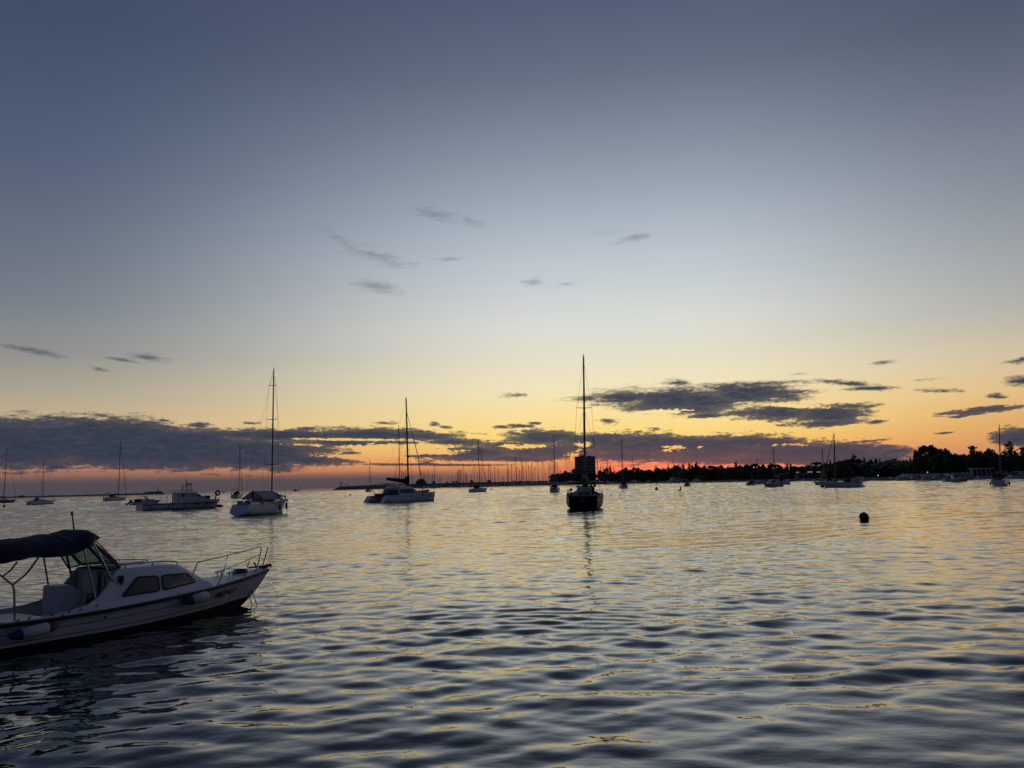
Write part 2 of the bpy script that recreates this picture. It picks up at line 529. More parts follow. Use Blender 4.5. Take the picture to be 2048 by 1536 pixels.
def thing(name, label, cat, loc=(0, 0, 0), rz=0.0, group=None):
    o = bpy.data.objects.new(name, None)
    o.empty_display_size = .3
    COL.objects.link(o)
    o.location = tuple(map(float, loc))
    o.rotation_euler = (0, 0, rz)
    return tag(o, label, cat, group)


def copy_tree(o, parent=None):
    c = o.copy()
    COL.objects.link(c)
    c.parent = parent
    for ch in list(o.children):
        copy_tree(ch, c)
    return c


def struct(o, kind='structure'):
    o['kind'] = kind
    return o


def smooth(a, b, x):
    t = np.clip((np.asarray(x, float) - a) / (b - a), 0, 1)
    return t * t * (3 - 2 * t)


def interp(x, pts):
    return float(np.interp(x, [p[0] for p in pts], [p[1] for p in pts]))


# ------------------------------------------------------------------ water
def build_water():
    rng = np.random.default_rng(7)
    angs = np.concatenate([np.arange(-180, -76, 6.0), np.arange(-76, -46, .5), np.arange(-46, 46, .11), np.arange(46, 76, .5), np.arange(76, 180.1, 6.0)])
    angs = np.radians(angs)
    r = [1.2]
    while r[-1] < 1600:
        r.append(r[-1] * 1.0047)
    while r[-1] < 60000:
        r.append(r[-1] * 1.035)
    r = np.array(r)
    dr = np.gradient(r)
    A, Rr = np.meshgrid(angs, r)
    X, Y = Rr * np.sin(A), Rr * np.cos(A)
    Z = np.zeros_like(X)
    RMS = .060                                   # rms slope of the chop
    # slow variation of the wind over the bay
    wind = np.ones_like(X)
    for k in range(12):
        L = math.exp(rng.uniform(math.log(3.5), math.log(60)))
        th = rng.uniform(0, 6.28)
        wind += .09 * np.sin(2 * math.pi / L * (X * math.cos(th) * .45 + Y * math.sin(th)) + rng.uniform(0, 6.28))
    wind = np.clip(wind, .35, 1.6)
    # banks of waves: the real chop near by, longer waves of the same steepness where the mesh gets coarser
    lvl = np.log2(np.maximum(4.6 * dr / .80, 1.0))
    lvl = np.minimum(lvl, 3.0)
    for bank in range(7):
        n = 70 if bank == 0 else 36
        lam = .80 * 2.0 ** bank * np.exp(rng.normal(.04, .58 if bank == 0 else .3, n))
        lam = np.maximum(lam, .26)
        w = rng.uniform(.5, 1.0, n) * np.exp(-.15 * np.log(lam / (.80 * 2.0 ** bank)) ** 2)
        w /= math.sqrt((w ** 2).sum())
        ang = math.radians(-88) + rng.normal(0, .46, n)
        ang[::5] += .7
        ph = rng.uniform(0, 2 * math.pi, n)
        amp = RMS * math.sqrt(2) * w * lam / (2 * math.pi)
        bw = np.sqrt(np.clip(1 - np.abs(lvl - bank), 0, 1))
        rows = np.nonzero((bw > 0) & (r < 1600))[0]
        if len(rows) == 0:
            continue
        a, z = rows[0], rows[-1] + 1
        Xn, Yn, acc = X[a:z], Y[a:z], np.zeros((z - a, X.shape[1]))
        for i in range(n):
            k = 2 * math.pi / lam[i]
            fade = smooth(1.8, 3.2, lam[i] / dr[a:z])
            arg = k * (Xn * math.cos(ang[i]) + Yn * math.sin(ang[i])) + ph[i]
            acc += fade[:, None] * amp[i] * (np.sin(arg) + .15 * np.cos(2 * arg))
        Z[a:z] += acc * bw[a:z, None]
    Z *= wind * ((1 - .8 * smooth(350, 1300, r)) * (1.22 - .22 * smooth(9, 26, r)))[:, None]
    # small swirl of ripples where something broke the surface
    c = ground(1100, 1232)
    dx, dy = X - c[0], Y - c[1]
    d = np.hypot(dx * .8 + dy * .25, dy)
    Z += .011 * np.exp(-(d / 1.9) ** 2) * np.sin(2 * math.pi / .42 * (dy + .10 * dx + .06 * dx * dx))
    lod = smooth(8, 140, r)
    ny, nx = X.shape
    co = np.stack([X, Y, Z], -1).reshape(-1, 3).astype(np.float32)
    idx = np.arange(ny * nx).reshape(ny, nx)
    q = np.stack([idx[:-1, :-1], idx[:-1, 1:], idx[1:, 1:], idx[1:, :-1]], -1).reshape(-1, 4)[:, ::-1]
    me = bpy.data.meshes.new('water')
    me.vertices.add(len(co))
    me.vertices.foreach_set('co', co.ravel())
    me.loops.add(q.size)
    me.loops.foreach_set('vertex_index', q.ravel().astype(np.int32))
    me.polygons.add(len(q))
    me.polygons.foreach_set('loop_start', (np.arange(len(q)) * 4).astype(np.int32))
    me.polygons.foreach_set('loop_total', np.full(len(q), 4, np.int32))
    me.polygons.foreach_set('use_smooth', np.ones(len(q), bool))
    at_ = me.attributes.new('ripple', 'FLOAT', 'POINT')
    at_.data.foreach_set('value', np.repeat(lod, nx).astype(np.float32))
    me.update()
    m = bpy.data.materials.new('sea_water')
    m.use_nodes = True
    t = m.node_tree
    b = t.nodes['Principled BSDF']
    n_ = NG(t)
    b.inputs['Base Color'].default_value = (.016, .028, .030, 1)
    b.inputs['IOR'].default_value = 1.333
    b.inputs['Specular IOR Level'].default_value = .5
    b.inputs['Coat Weight'].default_value = .5       # extra reflecting layer added to brighten the water
    b.inputs['Coat IOR'].default_value = 1.333
    b.inputs['Coat Roughness'].default_value = .03
    a_ = n_.node('ShaderNodeAttribute', attribute_name='ripple')
    rip = a_.outputs['Fac']
    t.links.new(n_.rng(rip, 0, 1, .025, .05, smooth=False), b.inputs['Roughness'])
    tcn = n_.node('ShaderNodeTexCoord')
    mp = n_.node('ShaderNodeMapping')
    t.links.new(tcn.outputs['Object'], mp.inputs[0])
    mp.inputs['Scale'].default_value = (.75, 1.25, 1)
    h1 = n_.noise(mp.outputs[0], .95, 3, .5)
    h2 = n_.noise(mp.outputs[0], 4.5, 2, .5)
    patch = n_.noise(mp.outputs[0], .05, 2, .5)
    big = n_.math('MULTIPLY', n_.math('MULTIPLY', rip, n_.rng(patch, .35, .65, .6, 1.2)), .07)
    h = n_.math('ADD', n_.math('MULTIPLY', h1, big), n_.math('MULTIPLY', h2, n_.math('MULTIPLY_ADD', rip, .03, .0045)))
    bn = n_.node('ShaderNodeBump')
    bn.inputs['Strength'].default_value = 1.0
    bn.inputs['Distance'].default_value = 1.0
    t.links.new(h, bn.inputs['Height'])
    t.links.new(bn.outputs[0], b.inputs['Normal'])
    t.links.new(bn.outputs[0], b.inputs['Coat Normal'])
    me.materials.append(m)
    o = bpy.data.objects.new('water', me)
    COL.objects.link(o)
    struct(o)
    return o


build_water()


# ------------------------------------------------------------------ hero: the motorboat moored in front
def hero_boat():
    stem = ground(475, 1214)
    th = math.radians(34.0)
    root = thing('motorboat', 'white cabin motorboat with dark canopy and bow rail, nearest boat at lower left', 'motorboat',
                 (stem[0], stem[1], 0), math.pi / 2 - th)
    # local frame: x forward from the stem at the waterline, y to port, z up
    SH = [(-6.25, .53), (-5.5, .51), (-4.65, .50), (-3.64, .515), (-2.5, .56), (-1.2, .625), (-.3, .685), (.4, .735), (.85, .77)]
    HB = [(-6.25, .93), (-5.2, 1.0), (-4.0, 1.03), (-2.8, 1.0), (-1.9, .92), (-1.2, .80), (-.6, .62), (0, .40), (.4, .23), (.7, .10), (.85, .02)]
    HW = [(-6.25, .80), (-5.2, .86), (-4.0, .86), (-2.8, .78), (-1.9, .62), (-1.2, .44), (-.6, .22), (-.2, .08), (0, .015), (.85, .01)]

    def sx(pts):
        xs, ys = np.array([p[0] for p in pts]), np.array([p[1] for p in pts])
        d = np.linspace(-6.25, .85, 300)
        y = np.interp(d, xs, ys)
        k = np.ones(31) / 31
        ys2 = np.convolve(np.pad(y, 15, mode='reflect', reflect_type='odd'), k, 'valid')
        return lambda x: float(np.interp(x, d, ys2))
    sh, hb, hw = sx(SH), sx(HB), sx(HW)

    def zlow(x):            # the stem sweeps up forward of the waterline
        return -.28 if x < -.9 else -.28 + .98 * ((x + .9) / 1.75) ** 2.2

    def skin(x, v):
        """a point of the starboard topside, v = 0 keel .. 1 sheer"""
        z0, z1 = zlow(x), sh(x)
        z = z0 + (z1 - z0) * v
        if z < 0:
            s = (z - z0) / max(-z0, 1e-6)
            y = hw(x) * s ** .55
        else:
            zb = max(z0, 0)
            s = (z - zb) / max(z1 - zb, 1e-6)
            base = hw(x) if z0 < 0 else .008
            y = base + (max(hb(x), base) - base) * (s ** .85 if x < -.6 else s ** 1.15)
        for lap in (.575, .77):      # lapped planking: the skin steps out below each seam
            q = z0 + (z1 - z0) * lap
            if z > q:
                y -= .012 * min(1, max(0, (-.95 - x) / .8))
        return y, z
    xs = list(np.linspace(-6.2, -.9, 34)) + list(np.linspace(-.75, .845, 18))
    boot = lambda x: .105 + .02 * max(0, (x + 3.5)) ** 1.25
    secs = []
    for x in xs:
        z0, z1 = zlow(x), sh(x)
        vb = min(max((boot(x) - z0) / (z1 - z0), .02), .6)
        up = sorted(set([vb + (1 - vb) * k / 15 for k in range(1, 16)] + [q for q in (.574, .5752, .769, .7702) if q > vb + .01]))
        while len(up) < 19:
            up.append(1.0)
        r = [skin(x, v) for v in [vb * k / 4 for k in range(5)] + up[:19]]
        secs.append([(x, y, z) for y, z in r[::-1]] + [(x, -y, z) for y, z in r[1:]])
    NB = 5

    def hm_idx(m):
        n = len(secs[0])
        half = n // 2
        out = []
        for f_ in m.f:
            js = [i % n for i in f_]
            out.append(1 if len(f_) == 4 and all(abs(j - half) <= NB - 1 for j in js) else 0)
        return out
    mb = MB().loft(secs, 0, cap0=True)
    mb.m = hm_idx(mb)
    mb.build('hull', [GEL_OLD, ANTIFOUL], root, smooth=28)
    # dark line of the lapped seams
    m = MB()
    for lap, xe in ((.573, -.95), (.768, -1.35)):
        for s in (-1, 1):
            m.tube([(x, s * (skin(x, lap - .003)[0] + .002), skin(x, lap)[1]) for x in np.linspace(-6.1, xe, 40)], .006, 4)
    m.build('strake_seam', RUBBER, root)
    # rub rail
    m = MB()
    for s in (-1, 1):
        m.tube([(x, s * (hb(x) + .012), sh(x) - .012) for x in np.linspace(-6.2, .84, 44)], .030, 6, flat=1.25)
    m.tube([(.80, .04, sh(.8) - .012), (.885, 0, sh(.85) - .005), (.80, -.04, sh(.8) - .012)], .032, 6)
    m.build('rub_rail', RUBBER, root, smooth=60)

    # side decks, foredeck, cockpit well
    m = MB()
    for s in (-1, 1):
        m.loft([[(x, s * hb(x), sh(x) + .004), (x, s * (hb(x) - .02), sh(x) + .045), (x, s * (hb(x) - .16), sh(x) + .055),
                 (x, s * (hb(x) - .19), sh(x) + .02), (x, s * (hb(x) - .20), .16)] for x in np.linspace(-6.2, -2.95, 18)])
    m.loft([[(x, y, sh(x) + z) for y, z in ((hb(x), .004), (hb(x) * .97, .03), (hb(x) * .6, .065), (0, .085), (-hb(x) * .6, .065), (-hb(x) * .97, .03), (-hb(x), .004))]
            for x in np.linspace(-2.95, .82, 22)])
    m.build('deck', GEL, root, smooth=40)
    m = MB()
    m.loft([[(x, hb(x) - .2, .17), (x, -(hb(x) - .2), .17)] for x in (-6.2, -4.5, -2.9)])
    m.build('cockpit_floor', DECK, root)

    # cuddy: section list (x, half width low, half width at roof, z of roof)
    cab = [(-3.40, .90, .74, 1.215), (-3.0, .90, .74, 1.225), (-2.5, .87, .70, 1.215), (-2.1, .83, .66, 1.185), (-1.86, .80, .62, 1.14)]
    m = MB()

    def csec(x, wl, wr, zr, zb):
        pts = []
        for s in (1, -1):
            q = [(x, s * wl, zb), (x, s * (wl * .4 + wr * .6), zb + (zr - zb) * .6), (x, s * wr, zr - .05), (x, s * (wr - .05), zr), (x, s * wr * .5, zr + .035)]
            pts += q if s > 0 else q[::-1]
        pts.insert(5, (x, 0, zr + .045))
        return pts
    S = [csec(x, wl, wr, zr, sh(x) + .02) for x, wl, wr, zr in cab]
    # sloping front down to the foredeck
    fr = csec(-1.16, .70, .52, sh(-1.16) + .11, sh(-1.16) + .03)
    S.append(fr)
    m.loft(S, cap1=True)
    # the coaming that sweeps down aft from the cabin side
    for s in (-1, 1):
        arc = [(-3.40, 1.20), (-3.5, 1.06), (-3.62, .90), (-3.80, .74), (-4.0, .64), (-4.3, .585), (-4.6, .56)]
        m.loft([[(x, s * (hb(x) - .13 - (z - .55) * .22), z), (x, s * (hb(x) - .12), sh(x) + .03), (x, s * (hb(x) - .17), sh(x) + .03),
                 (x, s * (hb(x) - .18 - (z - .55) * .22), z)] for x, z in arc], ring=True, cap1=True)
    m.build('cabin', GEL, root, smooth=35)
    # aft bulkhead with lockers
    m = MB()
    y1, z0, z1 = .76, .17, 1.2
    m.plate([(-3.39, -y1, z0), (-3.39, y1, z0), (-3.39, y1 - .04, z1), (-3.39, -y1 + .04, z1)], .02)
    m.build('aft_bulkhead', GEL_OLD, root)
    m = MB()
    for y in (.02, .2, .38):
        m.box((-3.44, -y, .95), (.03, .035, .30), 0)
    m.build('door_handrail', STEEL, root)
    m = MB().box((-3.47, .05, .74), (.03, .5, .85))
    m.build('companion_door', GEL, root, bevel=.01)

    # cabin windows: on the sloping side, follow the section
    def side(x, t, out=.006):
        """point on the cabin side, t = 0 bottom .. 1 roof edge"""
        wl = interp(x, [(c[0], c[1]) for c in cab] + [(-1.16, .70)])
        wr = interp(x, [(c[0], c[2]) for c in cab] + [(-1.16, .52)])
        zr = interp(x, [(c[0], c[3]) for c in cab] + [(-1.16, sh(-1.16) + .11)])
        zb = sh(x) + .02
        z = zb + (zr - zb) * t
        y = wl + (wl * .4 + wr * .6 - wl) * min(t / .6, 1) + (wr - (wl * .4 + wr * .6)) * max(0, (t - .6) / .4)
        return y + out, z

    def window(poly, zoff=0):
        """poly in (x, z)"""
        for s in (-1, 1):
            pts = []
            n = len(poly)
            for i in range(n):         # rounded corners
                a, b, c = Vector(poly[i - 1]), Vector(poly[i]), Vector(poly[(i + 1) % n])
                r = min(.055, (a - b).length * .4, (c - b).length * .4)
                p, q = b + (a - b).normalized() * r, b + (c - b).normalized() * r
                for k in range(4):
                    u = k / 3
                    pts.append((1 - u) ** 2 * p + 2 * u * (1 - u) * b + u * u * q)

            def lay(p, out):
                x, z = p
                zb = sh(x) + .02
                zr = interp(x, [(c_[0], c_[3]) for c_ in cab] + [(-1.16, sh(-1.16) + .11)])
                y = side(x, max(0, min(1, (z - zb) / (zr - zb))), out)[0]
                return (x, s * y, z)
            cen = sum(pts, Vector((0, 0))) / len(pts)
            npt = len(pts)
            mid = [cen + (p - cen) * .5 for p in pts]
            pane = MB().add([lay(p, .02) for p in pts] + [lay(p, .02) for p in mid] + [lay(cen, .02)],
                            [(i, (i + 1) % npt, npt + (i + 1) % npt, npt + i) for i in range(npt)] + [(npt + i, npt + (i + 1) % npt, 2 * npt) for i in range(npt)])
            po = pane.build('cabin_window', GLASS_C, root)
            fm = MB().tube([lay(p, .016) for p in pts] + [lay(pts[0], .016)], .019, 5, caps=False)
            fm.build('window_frame', RUBBER, po)
    window([(-3.33, .715), (-2.53, .725), (-2.53, 1.01), (-2.99, 1.035)])
    window([(-2.44, .73), (-1.60, .785), (-1.80, .985), (-2.43, 1.01)])

    # roof rails, hatch
    for s in (-1, 1):
        m = MB()
        pts = [(x, s * (interp(x, [(c[0], c[2]) for c in cab]) - .09), interp(x, [(c[0], c[3]) for c in cab]) + .075) for x in np.linspace(-3.36, -1.95, 8)]
        m.tube(pts, .014, 6)
        for i in (1, 4, 7):
            x, y, z = pts[i]
            m.tube([(x, y, z), (x, y, z - .07)], .012, 5)
            m.tube([(x, y, z - .062), (x, y, z - .075)], .024, 6)
        m.build('roof_rail', STEEL, root, smooth=60)
    MB().box((-2.75, 0, 1.275), (.5, .5, .03)).build('roof_hatch', GEL, root, bevel=.012)
    # horn / speaker on the cabin side and small fittings
    for s in (-1, 1):
        m = MB().box((-3.33, s * .81, 1.045), (.09, .07, .12))
        m.tube([(-3.33, s * .83, .99), (-3.33, s * .84, .93)], .022, 6)
        m.build('side_lamp', RUBBER, root, bevel=.01)

    # folding windscreen under the canopy
    def frame(name, a, b, c, d, w=.022):
        fo = MB()
        P4 = [Vector(a), Vector(b), Vector(c), Vector(d)]
        fo.tube(P4 + [P4[0]], w, 5)
        f_ = fo.build(name, RUBBER, root)
        cen = sum(P4, Vector()) / 4
        pane = MB().plate([cen + (q - cen) * .97 for q in P4], .006)
        pane.build('pane', GLASS, f_)
        return f_
    zt, zb = 1.80, 1.255
    frame('windscreen', (-3.29, -.69, zb), (-3.08, -.22, zb + .04), (-3.62, -.22, zt + .05), (-3.82, -.62, zt - .01))
    frame('windscreen', (-3.12, -.20, zb + .04), (-3.12, .24, zb + .04), (-3.62, .24, zt + .05), (-3.62, -.20, zt + .05))
    frame('windscreen', (-3.12, .26, zb + .04), (-3.30, .70, zb), (-3.84, .60, zt), (-3.62, .26, zt + .05))
    frame('side_screen', (-3.33, -.72, zb), (-3.56, -.74, 1.22), (-3.93, -.66, 1.74), (-3.86, -.62, zt), .018)
    frame('side_screen', (-3.33, .72, zb), (-3.56, .74, 1.22), (-3.93, .66, 1.74), (-3.86, .62, zt), .018)

    # canopy: a folded bimini bag and the taut top in front
    top = [(-6.6, 1.80), (-6.1, 1.86), (-5.6, 1.90), (-5.2, 1.905), (-4.8, 1.905), (-4.5, 1.94), (-4.36, 1.965), (-4.24, 1.93), (-4.05, 1.975),
           (-3.86, 2.01), (-3.68, 1.99), (-3.52, 1.90), (-3.46, 1.82)]
    bot = [(-6.6, 1.42), (-5.6, 1.52), (-5.2, 1.58), (-4.95, 1.615), (-4.7, 1.595), (-4.3, 1.60), (-4.12, 1.655), (-3.92, 1.77), (-3.66, 1.80), (-3.46, 1.81)]
    m = MB()
    secs = []
    for x in np.linspace(-6.55, -3.46, 46):
        zt_, zb_ = interp(x, top), interp(x, bot)
        wob = .02 * math.sin(x * 9.3) + .012 * math.sin(x * 23)
        w = .86 + wob - .62 * float(smooth(-4.02, -3.40, x))
        r = []
        for k in range(13):
            a = math.pi * k / 12
            yy = w * math.cos(a)
            zz = zb_ + (zt_ - zb_) * (math.sin(a) ** .5 if 0 < k < 12 else 0) + .010 * math.sin(yy * 17 + x * 11) + .014 * math.sin(yy * 6 + x * 19) * math.sin(x * 5.3)
            r.append((x, yy, zz))
        for k in range(11, 0, -1):
            a = math.pi * k / 12
            r.append((x, (w - .05) * math.cos(a), max(zb_ + .03, zb_ + (zt_ - zb_) * math.sin(a) ** .5 - .10)))
        secs.append(r)
    m.loft(secs, ring=True, cap0=True, cap1=True)
    m.build('canopy', CANVAS, root, smooth=50)
    m = MB().loft([[(x, y, interp(x, bot) + z) for y, z in ((-.80, -.004), (-.78, -.03), (.78, -.03), (.80, -.004))] for x in np.linspace(-4.8, -3.95, 8)], ring=True, cap0=True, cap1=True)
    m.build('canopy_lining', CANVAS_G, root)

    # canopy hoops and struts
    def strut(pts, r=.016, m=STEEL):
        MB().tube(pts, r, 6).build('canopy_strut', m, root, smooth=60)
    strut([(-5.27, -.86, .56), (-5.30, -.86, 1.07), (-5.34, -.86, 1.17), (-5.53, -.86, 1.34), (-5.72, -.85, 1.46)], .018)
    strut([(-5.33, -.86, 1.16), (-5.13, -.86, 1.31), (-5.05, -.85, 1.40), (-4.90, -.84, 1.61)], .018)
    strut([(-5.52, -.86, 1.31), (-5.38, -.86, 1.41), (-5.27, -.85, 1.55)], .016)
    strut([(-5.58, -.86, .56), (-5.56, -.86, 1.20), (-5.60, -.86, 1.36)], .015)
    strut([(-3.83, -.83, .70), (-3.94, -.80, 1.18), (-4.06, -.76, 1.68)], .018)
    strut([(-3.46, -.78, .96), (-3.68, -.74, 1.43), (-3.87, -.70, 1.80)], .018)
    strut([(-3.35, .80, .62), (-3.60, .76, 1.50), (-3.66, .70, 1.78)], .022, RUBBER)
    strut([(-3.48, .79, 1.13), (-3.20, .66, 1.19)], .018, CANVAS)
    strut([(-3.85, .83, .68), (-4.0, .78, 1.30), (-4.1, .74, 1.68)], .016)
    # light pole
    o = MB().tube([(-3.86, .0, 1.98), (-3.91, .0, 2.30)], [.016, .011], 6).build('light_pole', RUBBER, root)
    MB().tube([(-3.91, 0, 2.29), (-3.912, 0, 2.31), (-3.918, 0, 2.36), (-3.92, 0, 2.37)], [.018, .03, .03, .02], 10).build('anchor_light', FENDER, o, smooth=60)

    # helm seat box, engine cover, stowed rope
    m = MB()
    m.prism([(-4.30, .17), (-4.28, .98), (-4.02, .985), (-3.95, .96), (-3.83, .82), (-3.80, .17)], -.26, .26)
    m.build('helm_seat', GEL_OLD, root, bevel=.025)
    MB().box((-5.3, .12, .33), (1.5, 1.1, .32), taper=.94).build('engine_cover', GEL_OLD, root, bevel=.03)
    m = MB()
    for k in range(4):
        m.torus((-3.74, -.58, .60 + .035 * k), .13 - .012 * k, .02, 'z', 0, 14)
    m.tube([(-3.7, -.50, .70), (-3.74, -.56, .80), (-3.86, -.6, .78), (-3.9, -.62, .6)], .018, 6)
    m.build('stowed_hose', mat('red_hose', (.10, .02, .015), .6), root, smooth=60)

    # bow rail
    for s in (-1,):
        m = MB()
        def yb(x, k=.86):
            return s * max(hb(x) * k - .015, .0)
        toprail = [(-1.66, yb(-1.66), 1.06), (-1.60, yb(-1.60), 1.18), (-1.52, yb(-1.5), 1.20)] + \
                  [(x, yb(x), 1.205 + (x + 1.5) * .073) for x in np.linspace(-1.3, .40, 8)] + [(.52, yb(.52), 1.345), (.56, yb(.56), 1.30), (.52, yb(.52), 1.17), (.36, yb(.36), .81)]
        m.tube(toprail, .0135, 6)
        m.tube([(-1.66, yb(-1.66), 1.06), (-1.70, yb(-1.70), .95)], .0135, 6)
        m.tube([(-.72, yb(-.72), .97), (-.2, yb(-.2), 1.05), (.51, yb(.51), 1.17)], .011, 6)
        m.tube([(-.70, yb(-.70), 1.262), (-.80, yb(-.80), .94), (-1.02, yb(-1.02, .92), .66)], .0125, 6)
        m.tube([(.10, yb(.10), 1.10), (.0, yb(0), .90), (-.10, yb(-.1, .9), .73)], .0115, 6)
        for q in ((-1.02, yb(-1.02, .92), .665), (-.10, yb(-.1, .9), .735), (.36, yb(.36), .80)):
            m.tube([q, (q[0], q[1], q[2] + .02)], .03, 8)
        m.build('bow_rail', STEEL, root, smooth=60)
    m = MB()
    m.tube([(.44, -hb(.44) * .86, 1.0), (.62, -.02, 1.02), (.76, 0, 1.02)], .011, 6)
    m.tube([(.86, 0, 1.31), (.68, 0, .82)], .015, 6)
    m.build('jack_staff', STEEL, root, smooth=60)
    # anchor on the stem roller, cleats
    m = MB()
    m.tube([(.30, .0, .87), (.92, .0, .865)], .022, 6)
    m.box((.78, 0, .855), (.26, .17, .035), ry=-.15)
    m.tube([(.86, -.10, .86), (.93, 0, .885), (.86, .10, .86)], .03, 6)
    m.tube([(.52, 0, .84), (.46, .0, .98)], .018, 6)
    m.tube([(.42, -.035, .97), (.50, .035, .97)], .016, 6)
    m.build('anchor', RUBBER, root, smooth=50)
    for (x, y) in ((-.35, -.22), (-.35, .22)):
        m = MB()
        m.tube([(x - .12, y, .83), (x + .12, y, .85)], .018, 6)
        for d in (-.05, .05):
            m.tube([(x + d, y, .76), (x + d, y, .84)], .016, 6)
        m.build('cleat', STEEL, root, smooth=60)
    m = MB()
    m.torus((.05, 0, .80), .16, .028, 'z', 0, 16)
    m.torus((.05, 0, .84), .13, .026, 'z', 0, 16)
    m.build('coiled_rope', ROPE, root, smooth=60)
    # small marks and fairleads along the coaming
    for x, z in ((-5.28, .555), (-5.1, .57), (-4.72, .575), (-4.42, .585), (-4.22, .585), (-3.92, .615)):
        m = MB().box((x, -(hb(x) - .015), z - .005), (.05, .02, .014), ry=.4)
        m.tube([(x + .01, -(hb(x) - .015), z - .005), (x + .05, -(hb(x) - .03), z + .02)], .010, 5)
        m.build('deck_fitting', RUBBER, root)
    MB().tube([(-3.74, -hb(-3.74) - .006, .40), (-3.735, -hb(-3.74) + .01, .37)], .02, 8).build('bilge_outlet', RUBBER, root)

    # registration number painted on the bow, following the flare
    cu = bpy.data.curves.new('registration_number', 'FONT')
    cu.body = 'UM274417'
    cu.size = .2
    cu.extrude = .0
    cu.offset = .004
    tmp = bpy.data.objects.new('registration_number', cu)
    COL.objects.link(tmp)
    dg = bpy.context.evaluated_depsgraph_get()
    me = bpy.data.meshes.new_from_object(tmp.evaluated_get(dg))
    bpy.data.objects.remove(tmp)
    bm = bmesh.new()
    bm.from_mesh(me)
    bmesh.ops.triangulate(bm, faces=bm.faces)
    bmesh.ops.subdivide_edges(bm, edges=[e for e in bm.edges if e.calc_length() > .03], cuts=2)
    xs_ = [v.co.x for v in bm.verts]
    wx = max(xs_) - min(xs_)
    x0 = min(xs_)
    for v in bm.verts:
        u, h = (v.co.x - x0) / wx, v.co.y
        x = -1.12 + u * .74 + h * .10
        z = .375 + u * .02 + h * .92
        z0, z1 = zlow(x), sh(x)
        y, _z = skin(x, (z - z0) / (z1 - z0))
        v.co = Vector((x, -(y + .036), z))
    bm.to_mesh(me)
    bm.free()
    me.materials.append(RUBBER)
    o = bpy.data.objects.new('registration_number', me)
    COL.objects.link(o)
    o.parent = root
    return root, sh, hb, skin


GLASS_C = mat('smoked_cabin_glass', (.05, .045, .04), .10, vary=.2, spec=.8)
HERO, hero_sh, hero_hb, hero_skin = hero_boat()


def on_hero(x, y, z):
    a = HERO.rotation_euler[2]
    return (HERO.location[0] + x * math.cos(a) - y * math.sin(a), HERO.location[1] + x * math.sin(a) + y * math.cos(a), z)


def hero_fender(x, z, tilt, ln, label):
    """a long fender lying along the topside on its two lanyards"""
    c = on_hero(x, -(hero_hb(x) + .02), z)
    t = thing('boat_fender', label, 'fender', c, HERO.rotation_euler[2])
    yo = -.035
    r = .105
    pr = [(-ln / 2, .03), (-ln / 2 + .015, r * .8), (-ln / 2 + .05, r), (ln / 2 - .05, r), (ln / 2 - .015, r * .8), (ln / 2, .03)]
    ax = lambda u: (u * math.cos(tilt), yo, u * math.sin(tilt))
    MB().tube([ax(u) for u, _ in pr], [q for _, q in pr], 14).build('fender_body', FENDER, t, smooth=60)
    for s in ((-1, 1) if ln > .45 else (-1,)):
        m = MB().tube([ax(s * (ln / 2 - .03)), ax(s * (ln / 2 + .03)), ax(s * (ln / 2 + .12)), ax(s * (ln / 2 + .15))], [r * .9, r * .85, .05, .03], 10)
        m.build('fender_end', FENDER_B, t, smooth=60)
        e = Vector(ax(s * (ln / 2 + .14)))
        MB().tube([e, e + Vector((s * .06, .02, .10)), e + Vector((s * .13, .06, max(.12, hero_sh(x) + .06 - z - e.z)))], .009, 5).build('lanyard', ROPE, t)
    return t


hero_fender(-5.02, .345, .10, .50, 'white fender with blue ends lying along the aft side of the white motorboat')
hero_fender(-1.67, .475, .10, .42, 'white fender with a blue end below the cabin window of the white motorboat')


def mooring_line(dx, label):
    p = on_hero(.22 + dx, -.02, .50)
    q = on_hero(.30 + dx * 1.6, -.25, -.25)
    m = MB()
    pts = [Vector(p) + (Vector(q) - Vector(p)) * t for t in np.linspace(0, 1, 12)]
    m.tube(pts, .009, 5)
    for k in (2, 3, 6):
        m.ball(pts[k], .02, 0, 5)
    o = m.build('mooring_line', ROPE)
    tag(o, label, 'mooring line', 'mooring lines hanging from the bow of the white motorboat')


mooring_line(0, 'thin mooring line hanging into the water closest to the white motorboat stem')
mooring_line(.10, 'knotted mooring line hanging into the water just outside the other bow line')


# ------------------------------------------------------------------ yachts and other boats
def place(root, px, ywl, heading, top=None, zloc=0.0, D=None):
    """put a boat so that its local origin stands at that bearing on the water; lean it so that its mast head meets the picture"""
    p = ground(px, ywl) if D is None else at(px, ywl, D)
    root.location = (p[0], p[1], zloc)
    lean = 0.0
    H = None
    if top is not None:
        t = at(top[0], top[1], p[1])
        dx, dz = t[0] - p[0], t[2]
        lean = math.atan2(dx, dz)
        H = math.hypot(dx, dz)
    root.rotation_mode = 'ZYX'
    root.rotation_euler = (0, lean, math.radians(heading))
    return p, H


